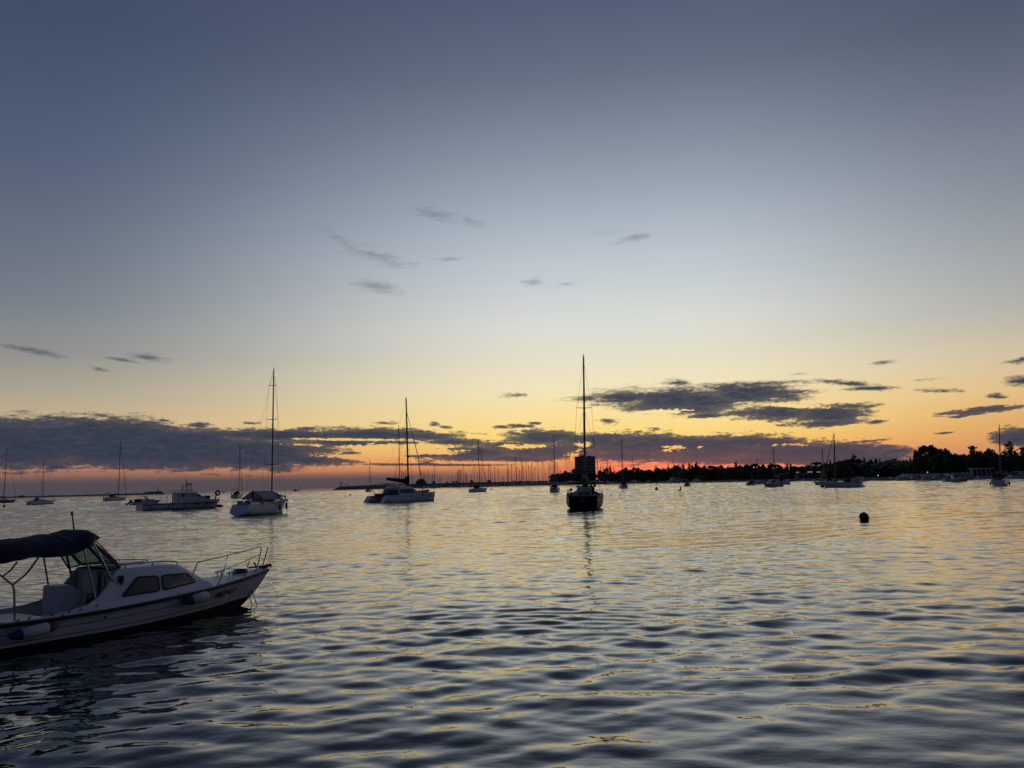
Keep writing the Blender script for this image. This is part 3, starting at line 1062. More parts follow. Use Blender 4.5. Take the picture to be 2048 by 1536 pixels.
def hull_mesh(L, B, fb, mats, parent, x0=None, stern='plumb', rake=.09, full=.55, stripe=None, tw=.72, name='hull', boot=.10, y0=0.0, bowfb=1.25):
    """lofted yacht hull; x0 = x of the stern"""
    x0 = -L / 2 if x0 is None else x0
    N, M = 20, 14
    m = MB()
    secs = []
    for i in range(N + 1):
        u = i / N
        hb = B / 2 * (tw + (1 - tw) * math.sin(min(u / .55, 1) * math.pi / 2)) if u < .5 else B / 2 * max(1 - ((u - .5) / .5) ** 2.3, .015)
        sh = fb * (1.0 - .06 * math.sin(math.pi * min(u * 1.5, 1)) + (bowfb - 1) * max(0, (u - .3) / .7) ** 1.6)
        dr = .35 * fb * (1 - max(0, (u - .7) / .3) ** 2)
        if stern == 'scoop' and u < .12:
            dr *= u / .12
        r = []
        vb = min(max((boot + dr) / (sh + dr), .06), .7)
        bl = float(smooth(.35, 1.0, u))
        for j in range(M + 1):
            v = vb * j / 3 if j <= 3 else vb + (1 - vb) * (j - 3) / (M - 3)
            z = -dr + (sh + dr) * v
            y = hb * ((1 - bl) * (1 - max(0.0, 1 - v) ** (4.2 + 1.6 * (1 - u)) * (1 if v < 1 else 0)) + bl * v ** 1.15)
            x = x0 + L * u
            x += rake * L * max(0, v - .15) * max(0, (u - .55) / .45) ** 2 - rake * L * .85 * max(0, (u - .55) / .45) ** 2
            if stern == 'scoop':
                x += -.11 * L * (1 - v) * max(0, 1 - u / .15)
            elif stern == 'rake':
                x += .05 * L * (1 - v) * max(0, 1 - u / .2)
            r.append((x, y, z))
        secs.append([(a, y0 + b, c) for a, b, c in r[::-1]] + [(a, y0 - b, c) for a, b, c in r[1:]])

    m.loft(secs, 0, cap0=True)
    n_, ctr = len(secs[0]), M
    for k_, f_ in enumerate(m.f):
        if len(f_) != 4:
            continue
        if all(abs(i % n_ - ctr) <= 3 for i in f_):
            m.m[k_] = 1
        elif stripe:
            cz = sum(m.v[i][2] for i in f_) / 4
            if stripe[0] < cz / fb < stripe[1]:
                m.m[k_] = 2
    m.build(name, mats, parent, smooth=35)
    # the sheer line for what stands on deck
    us = [i / N for i in range(N + 1)]
    port = [s[0] for s in secs]

    def deck(x, k=1.0):
        xs = [p[0] for p in port]
        return float(np.interp(x, xs, [p[1] - y0 for p in port])) * k, float(np.interp(x, xs, [p[2] for p in port]))
    return deck, secs


def deck_mesh(secs, parent, y0=0.0, m=None, name='deck', camber=.06):
    mb = MB()
    mb.loft([[(s[0][0], y0 + (s[0][1] - y0) * k, s[0][2] - .012 + camber * (1 - k * k)) for k in (1, .5, 0, -.5, -1)] for s in secs])
    return mb.build(name, m or DECK, parent, smooth=40)


def trunk(parent, xs, deck, wk, h, name='cabin', m=None, win=True, wz=(.35, .75), y0=0.0, wm=None):
    """a low coachroof between xs[0] and xs[1]; h = height aft / forward"""
    mb = MB()
    secs = []
    for t in np.linspace(0, 1, 9):
        x = xs[0] + (xs[1] - xs[0]) * t
        w, z = deck(x)
        w *= wk * (1 - .25 * t ** 2)
        hh = h[0] + (h[1] - h[0]) * t ** 1.5
        if t == 1:
            hh = .03
        secs.append([(x, y0 + s * a * w, z + b * hh) for s, a, b in ((1, 1, 0), (1, .9, .85), (1, .7, 1), (1, 0, 1.08), (-1, .7, 1), (-1, .9, .85), (-1, 1, 0))])
    mb.loft(secs, cap0=True, cap1=True)
    o = mb.build(name, m or GEL, parent, smooth=35)
    if win:
        for s in (1, -1):
            w_ = MB()
            top, bot = [], []
            for t in np.linspace(.12, .72, 7):
                x = xs[0] + (xs[1] - xs[0]) * t
                w, z = deck(x)
                w *= wk * (1 - .25 * t ** 2)
                hh = h[0] + (h[1] - h[0]) * t ** 1.5
                for lst, k in ((top, wz[1]), (bot, wz[0])):
                    lst.append((x, y0 + s * (w * (1 - .1 * k / .85) + .015), z + hh * k))
            w_.loft([top, bot])
            w_.build('window', wm or GLASS_D, o)
    return o


def tube_obj(name, pts, r, m, parent, n=5):
    return MB().tube(pts, r, n).build(name, m, parent, smooth=60)


def sailboat(name, label, px, ywl, heading, L, top, group='yachts lying at their moorings', beam=None, fb=None, hullm=None, stripe=None, stern='plumb',
             jib=.05, spreaders=(.45,), cover=CANVAS, awning=False, spray=True, bimini=False, mx=.06, fenders=(), rail=True, D=None,
             sprd=None, mastr=.085, forestay_x=.98, wire=.013, backstay=True, detail=True, anchor=False, boomL=.36, outboard=False, dish=False, cov_r=.16,
             boom_drop=0.0, winm=None):
    root = thing(name, label, 'sailboat', group=group)
    beam = beam or L * .31
    fb = fb or (.35 + L * .07)
    mxx = mx * L
    p, H = place(root, px, ywl, heading, top, D=D)
    hm = hullm or GEL
    mats = [hm, ANTIFOUL, stripe[2] if stripe else RUBBER]
    deck, secs = hull_mesh(L, beam, fb, mats, root, x0=-L / 2 - mxx, stern=stern, stripe=stripe[:2] if stripe else None)
    X = lambda u: -L / 2 - mxx + L * u            # u 0 stern .. 1 bow
    deck_mesh(secs, root)
    trunk(root, (X(.30), X(.74)), deck, .62, (fb * .42, fb * .28), wm=winm)
    # cockpit coaming
    m = MB()
    for s in (-1, 1):
        m.loft([[(x, s * deck(x)[0] * .66, deck(x)[1]), (x, s * deck(x)[0] * .62, deck(x)[1] + fb * .22), (x, s * deck(x)[0] * .52, deck(x)[1] + fb * .22),
                 (x, s * deck(x)[0] * .5, deck(x)[1])] for x in (X(.07), X(.16), X(.31))], ring=True, cap0=True, cap1=True)
    m.build('cockpit_coaming', GEL, root)
    rq = random.Random(int(px))
    xw, zw = X(.13), deck(X(.13))[1]
    m = MB().torus((xw, 0, zw + .55), .34, .02, 'x', 0, 16)
    m.tube([(xw, 0, zw - .1), (xw, 0, zw + .55)], .06, 6)
    m.tube([(xw, -.34, zw + .55), (xw, .34, zw + .55)], .015, 4)
    m.build('steering_wheel', STEEL, root, smooth=60)
    for k in range(4):
        u = rq.uniform(.05, .30)
        MB().box((X(u), rq.uniform(-.3, .3) * beam, deck(X(u))[1] + .22), (rq.uniform(.3, .8), rq.uniform(.3, .7), rq.uniform(.25, .5)), taper=.85).build('deck_bag', rq.choice([CANVAS, CANVAS_B, RUBBER, CANVAS_G]), root, bevel=.06)
    for k in range(2):
        u = rq.uniform(.45, .8)
        MB().box((X(u), rq.uniform(-.1, .1) * beam, deck(X(u))[1] + fb * .42), (.55, .5, .09)).build('deck_hatch', GLASS_D, root, bevel=.02)
    if fb > .8 and L > 9 and not awning:
        motor(root, (X(.015), .30 * beam, deck(X(.02))[1] + .42), .55)
    zd = deck(0)[1]
    # mast, spreaders, boom
    mast = MB().tube([(0, 0, zd * .9), (0, 0, H * .6), (0, 0, H)], [mastr, mastr * .95, mastr * .7], 8).build('mast', ALU, root, smooth=60)
    m = MB()
    m.tube([(0, 0, H), (-.02, 0, H + .35)], .018, 4)
    m.tube([(-.25, 0, H + .12), (.25, .05, H + .14)], .018, 4)
    m.tube([(.22, .05, H + .05), (.28, .05, H + .22)], .03, 4)
    m.build('masthead_fitting', WIRE, mast)
    tips = {1: [], -1: []}
    for k, sp in enumerate(spreaders):
        w = (sprd or beam * .30) * (1 - .22 * k)
        for s in (1, -1):
            z = zd + (H - zd) * sp
            MB().tube([(0, 0, z), (-.18, s * w, z + .05)], [.045, .028], 5).build('spreader', ALU, mast)
            tips[s].append((-.18, s * w, z + .05))
    # standing rigging
    bowp = (secs[-1][0][0] * forestay_x + X(1) * (1 - forestay_x), 0, secs[-1][0][2])
    hh = .97
    if jib:
        tube_obj('furled_jib', [(0.1, 0, H * hh), tuple((Vector((.1, 0, H * hh)) * .5 + Vector(bowp) * .5)), (bowp[0] - .15, 0, bowp[2] + .25)], [jib * .4, jib * .8, jib], CANVAS_G if jib < .08 else CANVAS, root)
    else:
        tube_obj('forestay', [(.05, 0, H * hh), bowp], wire, WIRE, root, 4)
    if backstay:
        tube_obj('backstay', [(-.05, 0, H), (X(.02), 0, deck(X(.02))[1])], wire, WIRE, root, 4)
    for s in (1, -1):
        cp = deck(-.25)
        tube_obj('shroud', [(0, 0, H * .97)] + tips[s][::-1] + [(-.25, s * cp[0] * .93, cp[1])], wire, WIRE, root, 4)
        if detail:
            z = zd + (H - zd) * spreaders[0]
            tube_obj('shroud', [(0, 0, z), (-.55, s * cp[0] * .9, cp[1])], wire, WIRE, root, 4)
            if len(spreaders) > 1:
                tube_obj('shroud', [(0, 0, zd + (H - zd) * spreaders[1]), tips[s][0]], wire, WIRE, root, 4)
    zb = zd + fb * .42 + .75
    xb = -L * boomL
    tube_obj('boom', [(-.08, 0, zb), (xb, 0, zb - boom_drop)], .06, ALU, root, 6)
    if cover is not None and not awning:
        m = MB()
        secs_ = []
        for t in np.linspace(0, 1, 9):
            x = -.05 + (xb + .05) * t
            r = cov_r * (1.25 - .75 * t) + .02 * math.sin(t * 19)
            secs_.append([(x, .75 * r * math.sin(a), zb - boom_drop * t + r * .55 - r * math.cos(a) * (1.25 if t > .05 else 1.9)) for a in np.linspace(0, 2 * math.pi, 9)[:-1]])
        m.loft(secs_, ring=True, cap0=True, cap1=True)
        m.build('sail_cover', cover, root, smooth=60)
    if awning:
        m = MB()
        secs_ = []
        for t in np.linspace(0, 1, 15):
            x = -.12 + (xb + .2) * t
            w = beam * (.47 - .02 * math.sin(t * 20))
            sag = .10 * math.sin(t * math.pi)
            zz = zb + .06 - .04 * math.sin(math.pi * t)
            wv = .05 * math.sin(t * 26)
            secs_.append([(x + .55 * (1 - t) * k ** 2, s * k * w, zz - (zz - zd - fb * .22) * (k ** 1.25) * (.85 + .2 * (1 - t)) - sag * k * (1 - k) + wv * k) for s, k in
                          ((1, 1), (1, .75), (1, .5), (1, .25), (1, 0), (-1, .25), (-1, .5), (-1, .75), (-1, 1))])
        m.loft(secs_)
        m.add(secs_[-1], [tuple(range(9))])            # laced end panel
        # give the cloth its front flap reaching down to the foredeck
        fl = []
        for t in np.linspace(0, 1, 7):
            x = -.12 + 1.9 * t
            w = beam * (.47 * (1 - .35 * t))
            zz = zb + .06 - (zb - zd - fb * .42) * t ** .75
            fl.append([(x, s * k * w, zz - (zz - zd - fb * .38) * (k ** 1.25) * .9 * (1 - t)) for s, k in ((1, 1), (1, .6), (1, .3), (1, 0), (-1, .3), (-1, .6), (-1, 1))])
        m.loft(fl)
        o = m.build('awning', CANVAS_G, root, smooth=60)
        sm = o.modifiers.new('thickness', 'SOLIDIFY')
        sm.thickness = .012
        tube_obj('awning_end', [(xb + .05, 0, zb + .1), (xb + .05, 0, zb - .95)], .09, CANVAS_B, root)
    if spray:
        m = MB()
        w = beam * .34
        z0 = zd + fb * .30
        secs_ = []
        for t, hgt in ((0, .80), (.35, .88), (.75, .6), (1, .08)):
            x = X(.285) + L * .095 * t
            secs_.append([(x, w * math.cos(a), z0 + hgt * math.sin(a) ** .7) for a in np.linspace(0, math.pi, 9)])
        m.loft(secs_)
        o = m.build('sprayhood', CANVAS if cover is None else (cover if cover is not CANVAS_G else CANVAS), root, smooth=60)
        o.modifiers.new('thickness', 'SOLIDIFY').thickness = .015
    if bimini:
        zt = zd + 1.75
        m = MB()
        m.loft([[(x, y, zt + .14 * (1 - (y / (beam * .36)) ** 2) + dz) for y in np.linspace(-beam * .36, beam * .36, 7)] for x, dz in ((X(.03), -.05), (X(.12), .05), (X(.22), 0))])
        o = m.build('bimini', CANVAS, root, smooth=60)
        o.modifiers.new('thickness', 'SOLIDIFY').thickness = .03
        for s in (1, -1):
            tube_obj('bimini_frame', [(X(.12), s * beam * .36, zd), (X(.04), s * beam * .36, zt - .05)], .02, STEEL, root)
            tube_obj('bimini_frame', [(X(.12), s * beam * .36, zd), (X(.21), s * beam * .36, zt - .02)], .02, STEEL, root)
    if rail:
        for nm, us in (('pushpit', (.0, .03, .09)), ('pulpit', (.99, .96, .88))):
            m = MB()
            for zz in (.62, .32):
                pts = [(X(u), s * deck(X(u))[0] * .95, deck(X(u))[1] + zz) for s, seq in ((1, us[::-1]), (-1, us)) for u in seq]
                m.tube(pts, .017, 5)
            for s in (1, -1):
                for u in us:
                    w, z = deck(X(u))
                    m.tube([(X(u), s * w * .95, z - .02), (X(u), s * w * .95, z + .62)], .017, 5)
            m.build(nm, STEEL, root, smooth=60)
        for s in (1, -1):
            m = MB()
            us = np.linspace(.09, .88, 7)
            for zz in (.60, .31):
                m.tube([(X(u), s * deck(X(u))[0] * .95, deck(X(u))[1] + zz) for u in us], .008, 4)
            for u in us[1:-1]:
                w, z = deck(X(u))
                m.tube([(X(u), s * w * .95, z - .02), (X(u), s * w * .95, z + .62)], .014, 5)
            m.build('lifeline', STEEL, root)
    for (u, s) in fenders:
        w, z = deck(X(u))
        f_ = thing('boat_fender', FENDER_LABELS.pop(0), 'fender', group='fenders hanging on the moored yachts')
        h = math.radians(heading)
        yy = s * (w + .10)
        bx, by = X(u) * math.cos(h) - yy * math.sin(h), X(u) * math.sin(h) + yy * math.cos(h)
        f_.location = (p[0] + bx, p[1] + by, z - .55)
        MB().tube([(0, 0, -.36), (0, 0, -.32), (0, 0, -.25), (0, 0, .25), (0, 0, .32), (0, 0, .36)], [.04, .10, .13, .13, .10, .04], 10).build('fender_body', FENDER_B if s < 0 else RUBBER, f_, smooth=60)
        tube_obj('lanyard', [(0, 0, .36), (0, -.0, .62)], .02, ROPE, f_)
    if anchor:
        m = MB()
        m.tube([(X(.965), 0, deck(X(.96))[1] + .06), (X(1.0) + .42, 0, deck(X(.96))[1] + .02)], .05, 5)
        m.box((X(1.0) + .34, 0, deck(X(.96))[1] - .05), (.35, .22, .08), ry=.5)
        m.build('bow_anchor', RUBBER, root)
        tube_obj('anchor_chain', [(X(1.0) + .3, 0, deck(X(.96))[1] - .05), (X(1.0) + .36, 0, -.2)], .03, RUBBER, root)
    if outboard:
        motor(root, (X(0) - .12, .3, deck(X(0))[1]), .8)
    if dish:
        m = MB().ball((-.3, 0, zd + (H - zd) * .42), .28, 0, 8, (1, 1, .6))
        m.tube([(0, 0, zd + (H - zd) * .42), (-.3, 0, zd + (H - zd) * .42)], .05, 5)
        m.build('radar', GEL, mast, smooth=60)
    return root, H, deck, X


def motor(parent, c, s=1.0, tilt=0.0):
    o = MB()
    q = Matrix.Rotation(tilt, 3, 'Y')

    def R_(p):
        v = q @ Vector(p)
        return (c[0] + v.x * s, c[1] + v.y * s, c[2] + v.z * s)
    o.loft([[R_((x, y, z)) for x, y in ((-.3, -.2), (.15, -.2), (.2, 0), (.15, .2), (-.3, .2), (-.36, 0))] for z, in ((.1,), (.55,))], ring=True, cap0=True, cap1=True)
    o.loft([[R_((x, y, z)) for x, y in ((-.22, -.06), (.06, -.06), (.06, .06), (-.22, .06))] for z in (-.9, .12)], ring=True, cap0=True, cap1=True)
    o.tube([R_((-.45, 0, -.78)), R_((.15, 0, -.78))], .09 * s, 6)
    for a in (0, 2.1, 4.2):
        o.tube([R_((-.47, 0, -.78)), R_((-.47, .22 * math.cos(a), -.78 + .22 * math.sin(a)))], .05 * s, 4)
    return o.build('outboard_motor', RUBBER, parent, smooth=45)


FENDER_LABELS = ['dark fender hanging amidships on the white yacht with the grey awning',
                 'dark fender hanging near the bow of the white yacht with the grey awning',
                 'dark fender on the left side of the white yacht moored at far right',
                 'dark fender on the right side of the white yacht moored at far right']

# yachts on the left, from the picture's edge inwards
sailboat('sailboat', 'two-tone sailboat cut by the left edge, with dark hull and pale sheer stripe', 7, 1006, 35, 10.5, (14.5, 896), hullm=GREYHULL, stripe=(.72, .95, GEL),
         jib=.06, spreaders=(.42,), mx=.08, wire=.016, mastr=.11)
sailboat('sailboat', 'small white sailboat with dark sprayhood and loosely furled sail, second from left edge', 84.5, 1009, 70, 8.6, (87.5, 921), jib=0, spreaders=(.47,), cover=CANVAS_W,
         mx=.02, anchor=True, mastr=.085, wire=.014)
sailboat('sailboat', 'white sailboat with stern gantry and thick furled jib, left of the outboard cruiser', 236.5, 1001.5, 73, 10.4, (241, 883), jib=.10, spreaders=(.4,), bimini=True,
         mx=.10, wire=.016, mastr=.12, dish=False, cover=CANVAS)
sailboat('sailboat', 'white sailboat seen from the stern with bimini, left of the awning yacht', 477.5, 996, 94, 10.5, (480, 886), jib=.07, spreaders=(.38,), bimini=True, mx=.08, wire=.016,
         mastr=.11, outboard=False)
sailboat('sailboat', 'white racing yacht under a grey boom awning, tall mast, left of the catamaran', 543, 1027, 77, 9.4, (547.4, 740), beam=3.0, fb=1.2, hullm=GEL_OLD, stern='scoop', jib=0,
         spreaders=(.28, .62, .88), cover=None, awning=True, spray=False, mx=.16, fenders=((.56, -1), (.80, -1)), anchor=True, wire=.012, mastr=.09, boomL=.44)
sailboat('sailboat', 'small sailboat far off behind the catamaran stern, near the breakwater tip', 739.5, 983.6, 82, 9.5, (739.8, 917), jib=.06, spreaders=(.45,), mx=.05, wire=.03, mastr=.13, rail=True)
sailboat('sailboat', 'sailboat hidden behind the catamaran, only its bare mast showing', 799.5, 993, 60, 11, (797.6, 852), jib=0, spreaders=(.5,), mx=.0, wire=.015, mastr=.11)
sailboat('sailboat', 'white sailboat with thick furled jib, between catamaran and dark-hulled yacht', 960.5, 984, 58, 10.5, (955.6, 879), jib=.13, spreaders=(.42,), mx=.04, wire=.018, mastr=.13)
sailboat('sailboat', 'grey-white sailboat seen stern-on, just left of the dark-hulled yacht', 1110, 984.5, 84, 9.5, (1107.4, 873), jib=0, spreaders=(.5,), hullm=GEL_OLD, mx=.06, wire=.018, mastr=.12, bimini=False)
D_ = sailboat('sailboat', 'black-hulled yacht with tall bare mast, seen stern-on in the middle of the bay', 1171, 1015, 83, 11.6, (1167, 713), beam=3.95, fb=1.35, hullm=BLACKHULL,
              stripe=(.70, .74, GEL), stern='rake', jib=0, spreaders=(.33, .62), sprd=1.05, cover=CANVAS_B, spray=False, mx=.08, wire=.012, mastr=.115, boomL=.34, cov_r=.42)
sailboat('sailboat', 'white sailboat with boxy stern cover, right of the hotel tower', 1245.5, 977.5, 88, 10, (1243.4, 879), jib=0, spreaders=(.5,), mx=.1, wire=.022, mastr=.15, bimini=True, cover=CANVAS)
sailboat('sailboat', 'thin masted sailboat lying behind the dark fishing boat', 1518, 968.5, 170, 9, (1513.8, 917), jib=0, spreaders=(.55,), mx=.08, wire=.02, mastr=.12)
sailboat('sailboat', 'grey-white sloop lying side-on with reverse transom, largest yacht on the right', 1671.5, 975, 132, 9.2, (1667.6, 868), fb=.95, hullm=GEL_OLD, stern='scoop', jib=.10,
         spreaders=(.5,), mx=.14, wire=.018, mastr=.15, cover=CANVAS, spray=True)
sailboat('sailboat', 'sailboat partly hidden behind the bow of the grey-white sloop', 1650, 970, 122, 8.5, (1644, 899), jib=0, spreaders=(.55,), mx=.02, wire=.022, mastr=.14)
sailboat('sailboat', 'white sailboat with arched sprayhood and black side fenders, far right', 2001.5, 971, 54, 9.3, (1998.4, 850), beam=3.15, jib=0, spreaders=(.33, .62), mx=.05, wire=.014, mastr=.10,
         fenders=((.42, 1), (.42, -1)))


def dark_yacht_extras():
    root, H, deck, X = D_
    # raised stern, companionway boards, horseshoe buoy, flag staff and crew gear in the cockpit
    m = MB()
    w, z = deck(X(.02))
    m.box((X(.30), 0, z + .42), (.06, 1.5, .75))
    for y in (-.5, -.3, -.1, .1, .3, .5):
        m.box((X(.295), y, z + .42), (.03, .03, .7))
    m.build('companionway', GEL_OLD, root, bevel=.01)
    MB().box((X(.33), 0, z + .88), (.8, 1.75, .16), taper=.9).build('hatch_garage', CANVAS_B, root, bevel=.02)
    tube_obj('ensign_staff', [(X(.02), -.62, z), (X(-.005), -.62, z + 1.9)], .03, WOOD, root)
    m = MB().torus((X(.01), -1.0, z + 1.05), .20, .10, 'x', 0, 14)
    m.tube([(X(.02), -1.0, z + .1), (X(.02), -1.0, z + .85)], .16, 7)
    m.build('horseshoe_buoy', RUBBER, root, smooth=60)
    m = MB().torus((X(.14), 0, z + .52), .40, .02, 'x', 0, 20)
    m.tube([(X(.14), 0, z), (X(.14), 0, z + .52)], .07, 6)
    m.build('steering_wheel', STEEL, root, smooth=60)
    MB().box((X(.008), 0, z - .02), (.12, 3.1, .20)).build('stern_rail_cap', GEL_OLD, root, bevel=.02)
    for s in (1, -1):
        m = MB()
        m.tube([(X(.03), s * 1.55, z), (X(.03), s * 1.50, z + .30)], .10, 7)
        m.build('winch', RUBBER, root, smooth=60)
    cu = bpy.data.curves.new('stern_name', 'FONT')
    cu.body = '~mm~'
    m = MB()                                        # faint script of the name, too small to read in the photograph
    pts = [(-.045 * L_, y, .0) for L_, y in ((0, 0),)]
    x = X(0) + .16
    for k in range(5):
        y = .30 - .13 * k
        m.tube([(x - .20, y, .80 + .05 * (k == 0)), (x - .205, y - .05, .90 + .05 * (k == 0)), (x - .20, y - .1, .80)], .018, 4)
    m.build('stern_name', GEL, root)


dark_yacht_extras()


def catamaran():
    L = 11.2
    root = thing('catamaran', 'white cruising catamaran with black boom cover, largest boat left of centre', 'catamaran', group='yachts lying at their moorings')
    p, H = place(root, 817.5, 1003, 48, (812.2, 797))
    mx = 1.3
    sec_all = []
    for s in (1, -1):
        deck, secs = hull_mesh(L, 1.75, 1.30, [GEL, ANTIFOUL], root, x0=-L / 2 - mx, stern='scoop', rake=.03, full=.32, tw=.8, boot=.12, y0=s * 2.35, bowfb=1.22)
        deck_mesh(secs, root, y0=s * 2.35, camber=.03)
        sec_all.append(deck)
    dk = lambda x, k=1: (3.15 * k, deck(x)[1])
    X = lambda u: -L / 2 - mx + L * u
    MB().box((X(.40), 0, .98), (L * .52, 3.3, .62)).build('bridge_deck', GEL, root, bevel=.04)
    zd = 1.32
    # saloon
    m = MB()
    prof = [(X(.26), 1.2), (X(.30), 1.45), (X(.50), 1.40), (X(.60), 1.02), (X(.68), .42), (X(.74), .05)]
    m.loft([[(x, s * a * 2.35 * (1 - .1 * (i / 5)), zd + b * h) for s, a, b in ((1, 1, -.2), (1, .95, .7), (1, .8, 1), (1, 0, 1.08), (-1, .8, 1), (-1, .95, .7), (-1, 1, -.2))] for i, (x, h) in enumerate(prof)], cap0=True, cap1=True)
    cab = m.build('saloon', GEL, root, smooth=35)
    for s in (1, -1):
        for (a, b) in ((.275, .36), (.37, .46), (.47, .55)):
            w = MB().loft([[(X(a), s * 2.32, zd + .22), (X(b), s * 2.30, zd + .22)], [(X(a), s * 2.22, zd + .95), (X(b), s * 2.20, zd + .95)]])
            w.build('saloon_window', GLASS_D, cab)
        w = MB().loft([[(X(.57), s * 2.26, zd + .2), (X(.64), s * 2.2, zd + .15)], [(X(.565), s * 2.16, zd + .66), (X(.61), s * 2.05, zd + .5)]])
        w.build('saloon_window', GLASS_D, cab)
    for y in (-1.2, 0, 1.2):
        MB().box((X(.255), y, zd + .45), (.05, .95, .8)).build('cockpit_door', GLASS_D, root)
    # hard bimini over the cockpit, its posts, davits aft
    m = MB()
    m.loft([[(x, y, zd + 1.95 + .12 * (1 - (y / 2.2) ** 2) + dz) for y in np.linspace(-2.1, 2.1, 7)] for x, dz in ((X(.04), -.04), (X(.15), .06), (X(.30), .05))])
    o = m.build('bimini', CANVAS_W, root, smooth=60)
    o.modifiers.new('thickness', 'SOLIDIFY').thickness = .09
    for s in (1, -1):
        for u in (.05, .16, .28):
            tube_obj('bimini_post', [(X(u), s * 2.0, zd - .3), (X(u), s * 2.0, zd + 1.98)], .03, STEEL, root)
        m = MB()
        m.tube([(X(.02), s * 1.1, zd - .2), (X(.0), s * 1.1, zd + .75), (X(-.06), s * 1.1, zd + .85)], .04, 5)
        m.tube([(X(.06), s * 1.1, zd - .2), (X(.0), s * 1.1, zd + .6)], .03, 5)
        m.build('davit', STEEL, root, smooth=60)
        m = MB()
        us = np.linspace(.05, .97, 8)
        for zz in (.6, .32):
            m.tube([(X(u), s * 2.9 if u < .8 else s * (2.9 - (u - .8) * 2), deck(X(u))[1] + zz) for u in us], .012, 4)
        for u in us:
            m.tube([(X(u), s * 2.9 if u < .8 else s * (2.9 - (u - .8) * 2), deck(X(u))[1]), (X(u), s * 2.9 if u < .8 else s * (2.9 - (u - .8) * 2), deck(X(u))[1] + .62)], .016, 4)
        m.build('lifeline', STEEL, root)
        for u in (.42, .67):
            MB().tube([(X(u), s * 3.17, .98), (X(u), s * 3.24, .98)], .13, 9).build('porthole', GLASS_D, root)
    m = MB()
    m.box((X(.12), 0, zd + .12), (1.5, 3.6, .42))
    m.box((X(.2), -1.5, zd + .5), (.5, .8, .7))
    m.build('cockpit_seat', CANVAS, root, bevel=.05)
    tube_obj('forward_beam', [(X(.93), 2.3, 1.3), (X(.93), -2.3, 1.3)], .10, ALU, root, 8)
    m = MB().loft([[(X(.72), 1.6, 1.34), (X(.72), -1.6, 1.34)], [(X(.92), 1.6, 1.36), (X(.92), -1.6, 1.36)]])
    m.build('trampoline', CANVAS_B, root)
    # rig
    mast = MB().tube([(0, 0, zd + .8), (0, 0, H * .6), (0, 0, H)], [.15, .145, .11], 8).build('mast', RUBBER, root, smooth=60)
    m = MB().ball((.28, 0, H * .43), .17, 0, 8)
    m.tube([(0, 0, H * .43), (.28, 0, H * .43)], .04, 4)
    m.build('radar', RUBBER, mast, smooth=60)
    MB().box((.2, 0, H * .50), (.35, .1, .1)).build('deck_light', RUBBER, mast)
    m = MB().tube([(0, 0, H), (.0, 0, H + .3)], .025, 4).tube([(-.3, 0, H + .1), (.3, 0, H + .1)], .025, 4)
    m.build('masthead_fitting', WIRE, mast)
    xb, zb = -5.0, zd + 2.0
    m = MB()
    secs_ = []
    for t in np.linspace(0, 1, 14):
        x = .1 + (xb - .1) * t
        top = zb + .55 + 1.05 * max(0, 1 - t * 2.6) ** 2 + .62 * t - .1 * math.sin(t * 9) * .5
        bot = zb - .12 - .25 * max(0, 1 - t * 2.5) + .72 * t ** 1.1
        if t == 1:
            top, bot = top - .15, bot + .1
        c, r = (top + bot) / 2, (top - bot) / 2
        secs_.append([(x, .24 * (1 - .5 * t) * math.sin(a), c - r * math.cos(a)) for a in np.linspace(0, 2 * math.pi, 11)[:-1]])
    m.loft(secs_, ring=True, cap0=True, cap1=True)
    m.build('boom_cover', CANVAS_B, root, smooth=60)
    tube_obj('furled_jib', [(.12, 0, H * .86), (2.4, 0, H * .45), (X(.93), 0, 1.5)], [.04, .07, .08], CANVAS, root)
    for s in (1, -1):
        tube_obj('shroud', [(0, 0, H * .88), (-1.4, s * 2.95, 1.35)], .018, WIRE, root, 4)
        tube_obj('shroud', [(0, 0, H * .55), (-1.2, s * 2.95, 1.35)], .014, WIRE, root, 4)
    tube_obj('topping_lift', [(-.05, 0, H), (xb, 0, zb + 1.2)], .014, WIRE, root, 4)
    tube_obj('mainsheet', [(xb + .15, 0, zb + .75), (X(.04), 0, zd)], .03, ROPE, root, 4)
    for y in (-.5, .5):
        tube_obj('lazy_line', [(-.02, 0, H * .7), (-3.4, y * .3, zb + .8)], .011, WIRE, root, 4)
    # script on the starboard topside near the bow: a capital F and an unreadable line
    m = MB()
    for s in (-1,):
        y = s * 3.245
        m.box((X(.80), y, .92), (.07, .03, .44))
        m.box((X(.80) + .13, y, 1.12), (.30, .03, .07))
        m.box((X(.80) + .10, y, .94), (.22, .03, .06))
        m.build('bow_letter', CANVAS, root)
    m = MB()
    m.tube([(X(.835) + .12 * k, -3.20 + .012 * k, .86 + .05 * (k % 2)) for k in range(10)], .022, 4)
    m.build('bow_lettering', CANVAS, root)
    # dinghy lashed on the foredeck: a thing of its own
    h = math.radians(48)
    bx, by = X(.83), -1.0
    t = thing('dinghy', 'grey inflatable dinghy lying on the catamaran foredeck', 'dinghy',
              (p[0] + bx * math.cos(h) - by * math.sin(h), p[1] + bx * math.sin(h) + by * math.cos(h), 1.46), h)
    m = MB()
    m.tube([(-1.3, .55, .22), (.7, .55, .25), (1.25, .25, .36), (1.35, 0, .4), (1.25, -.25, .36), (.7, -.55, .25), (-1.3, -.55, .22)], .22, 8)
    m.build('tube', CANVAS_G, t, smooth=60)
    MB().box((-.2, 0, .12), (2.0, .9, .08)).build('floor', DECK, t)
    return root


catamaran()


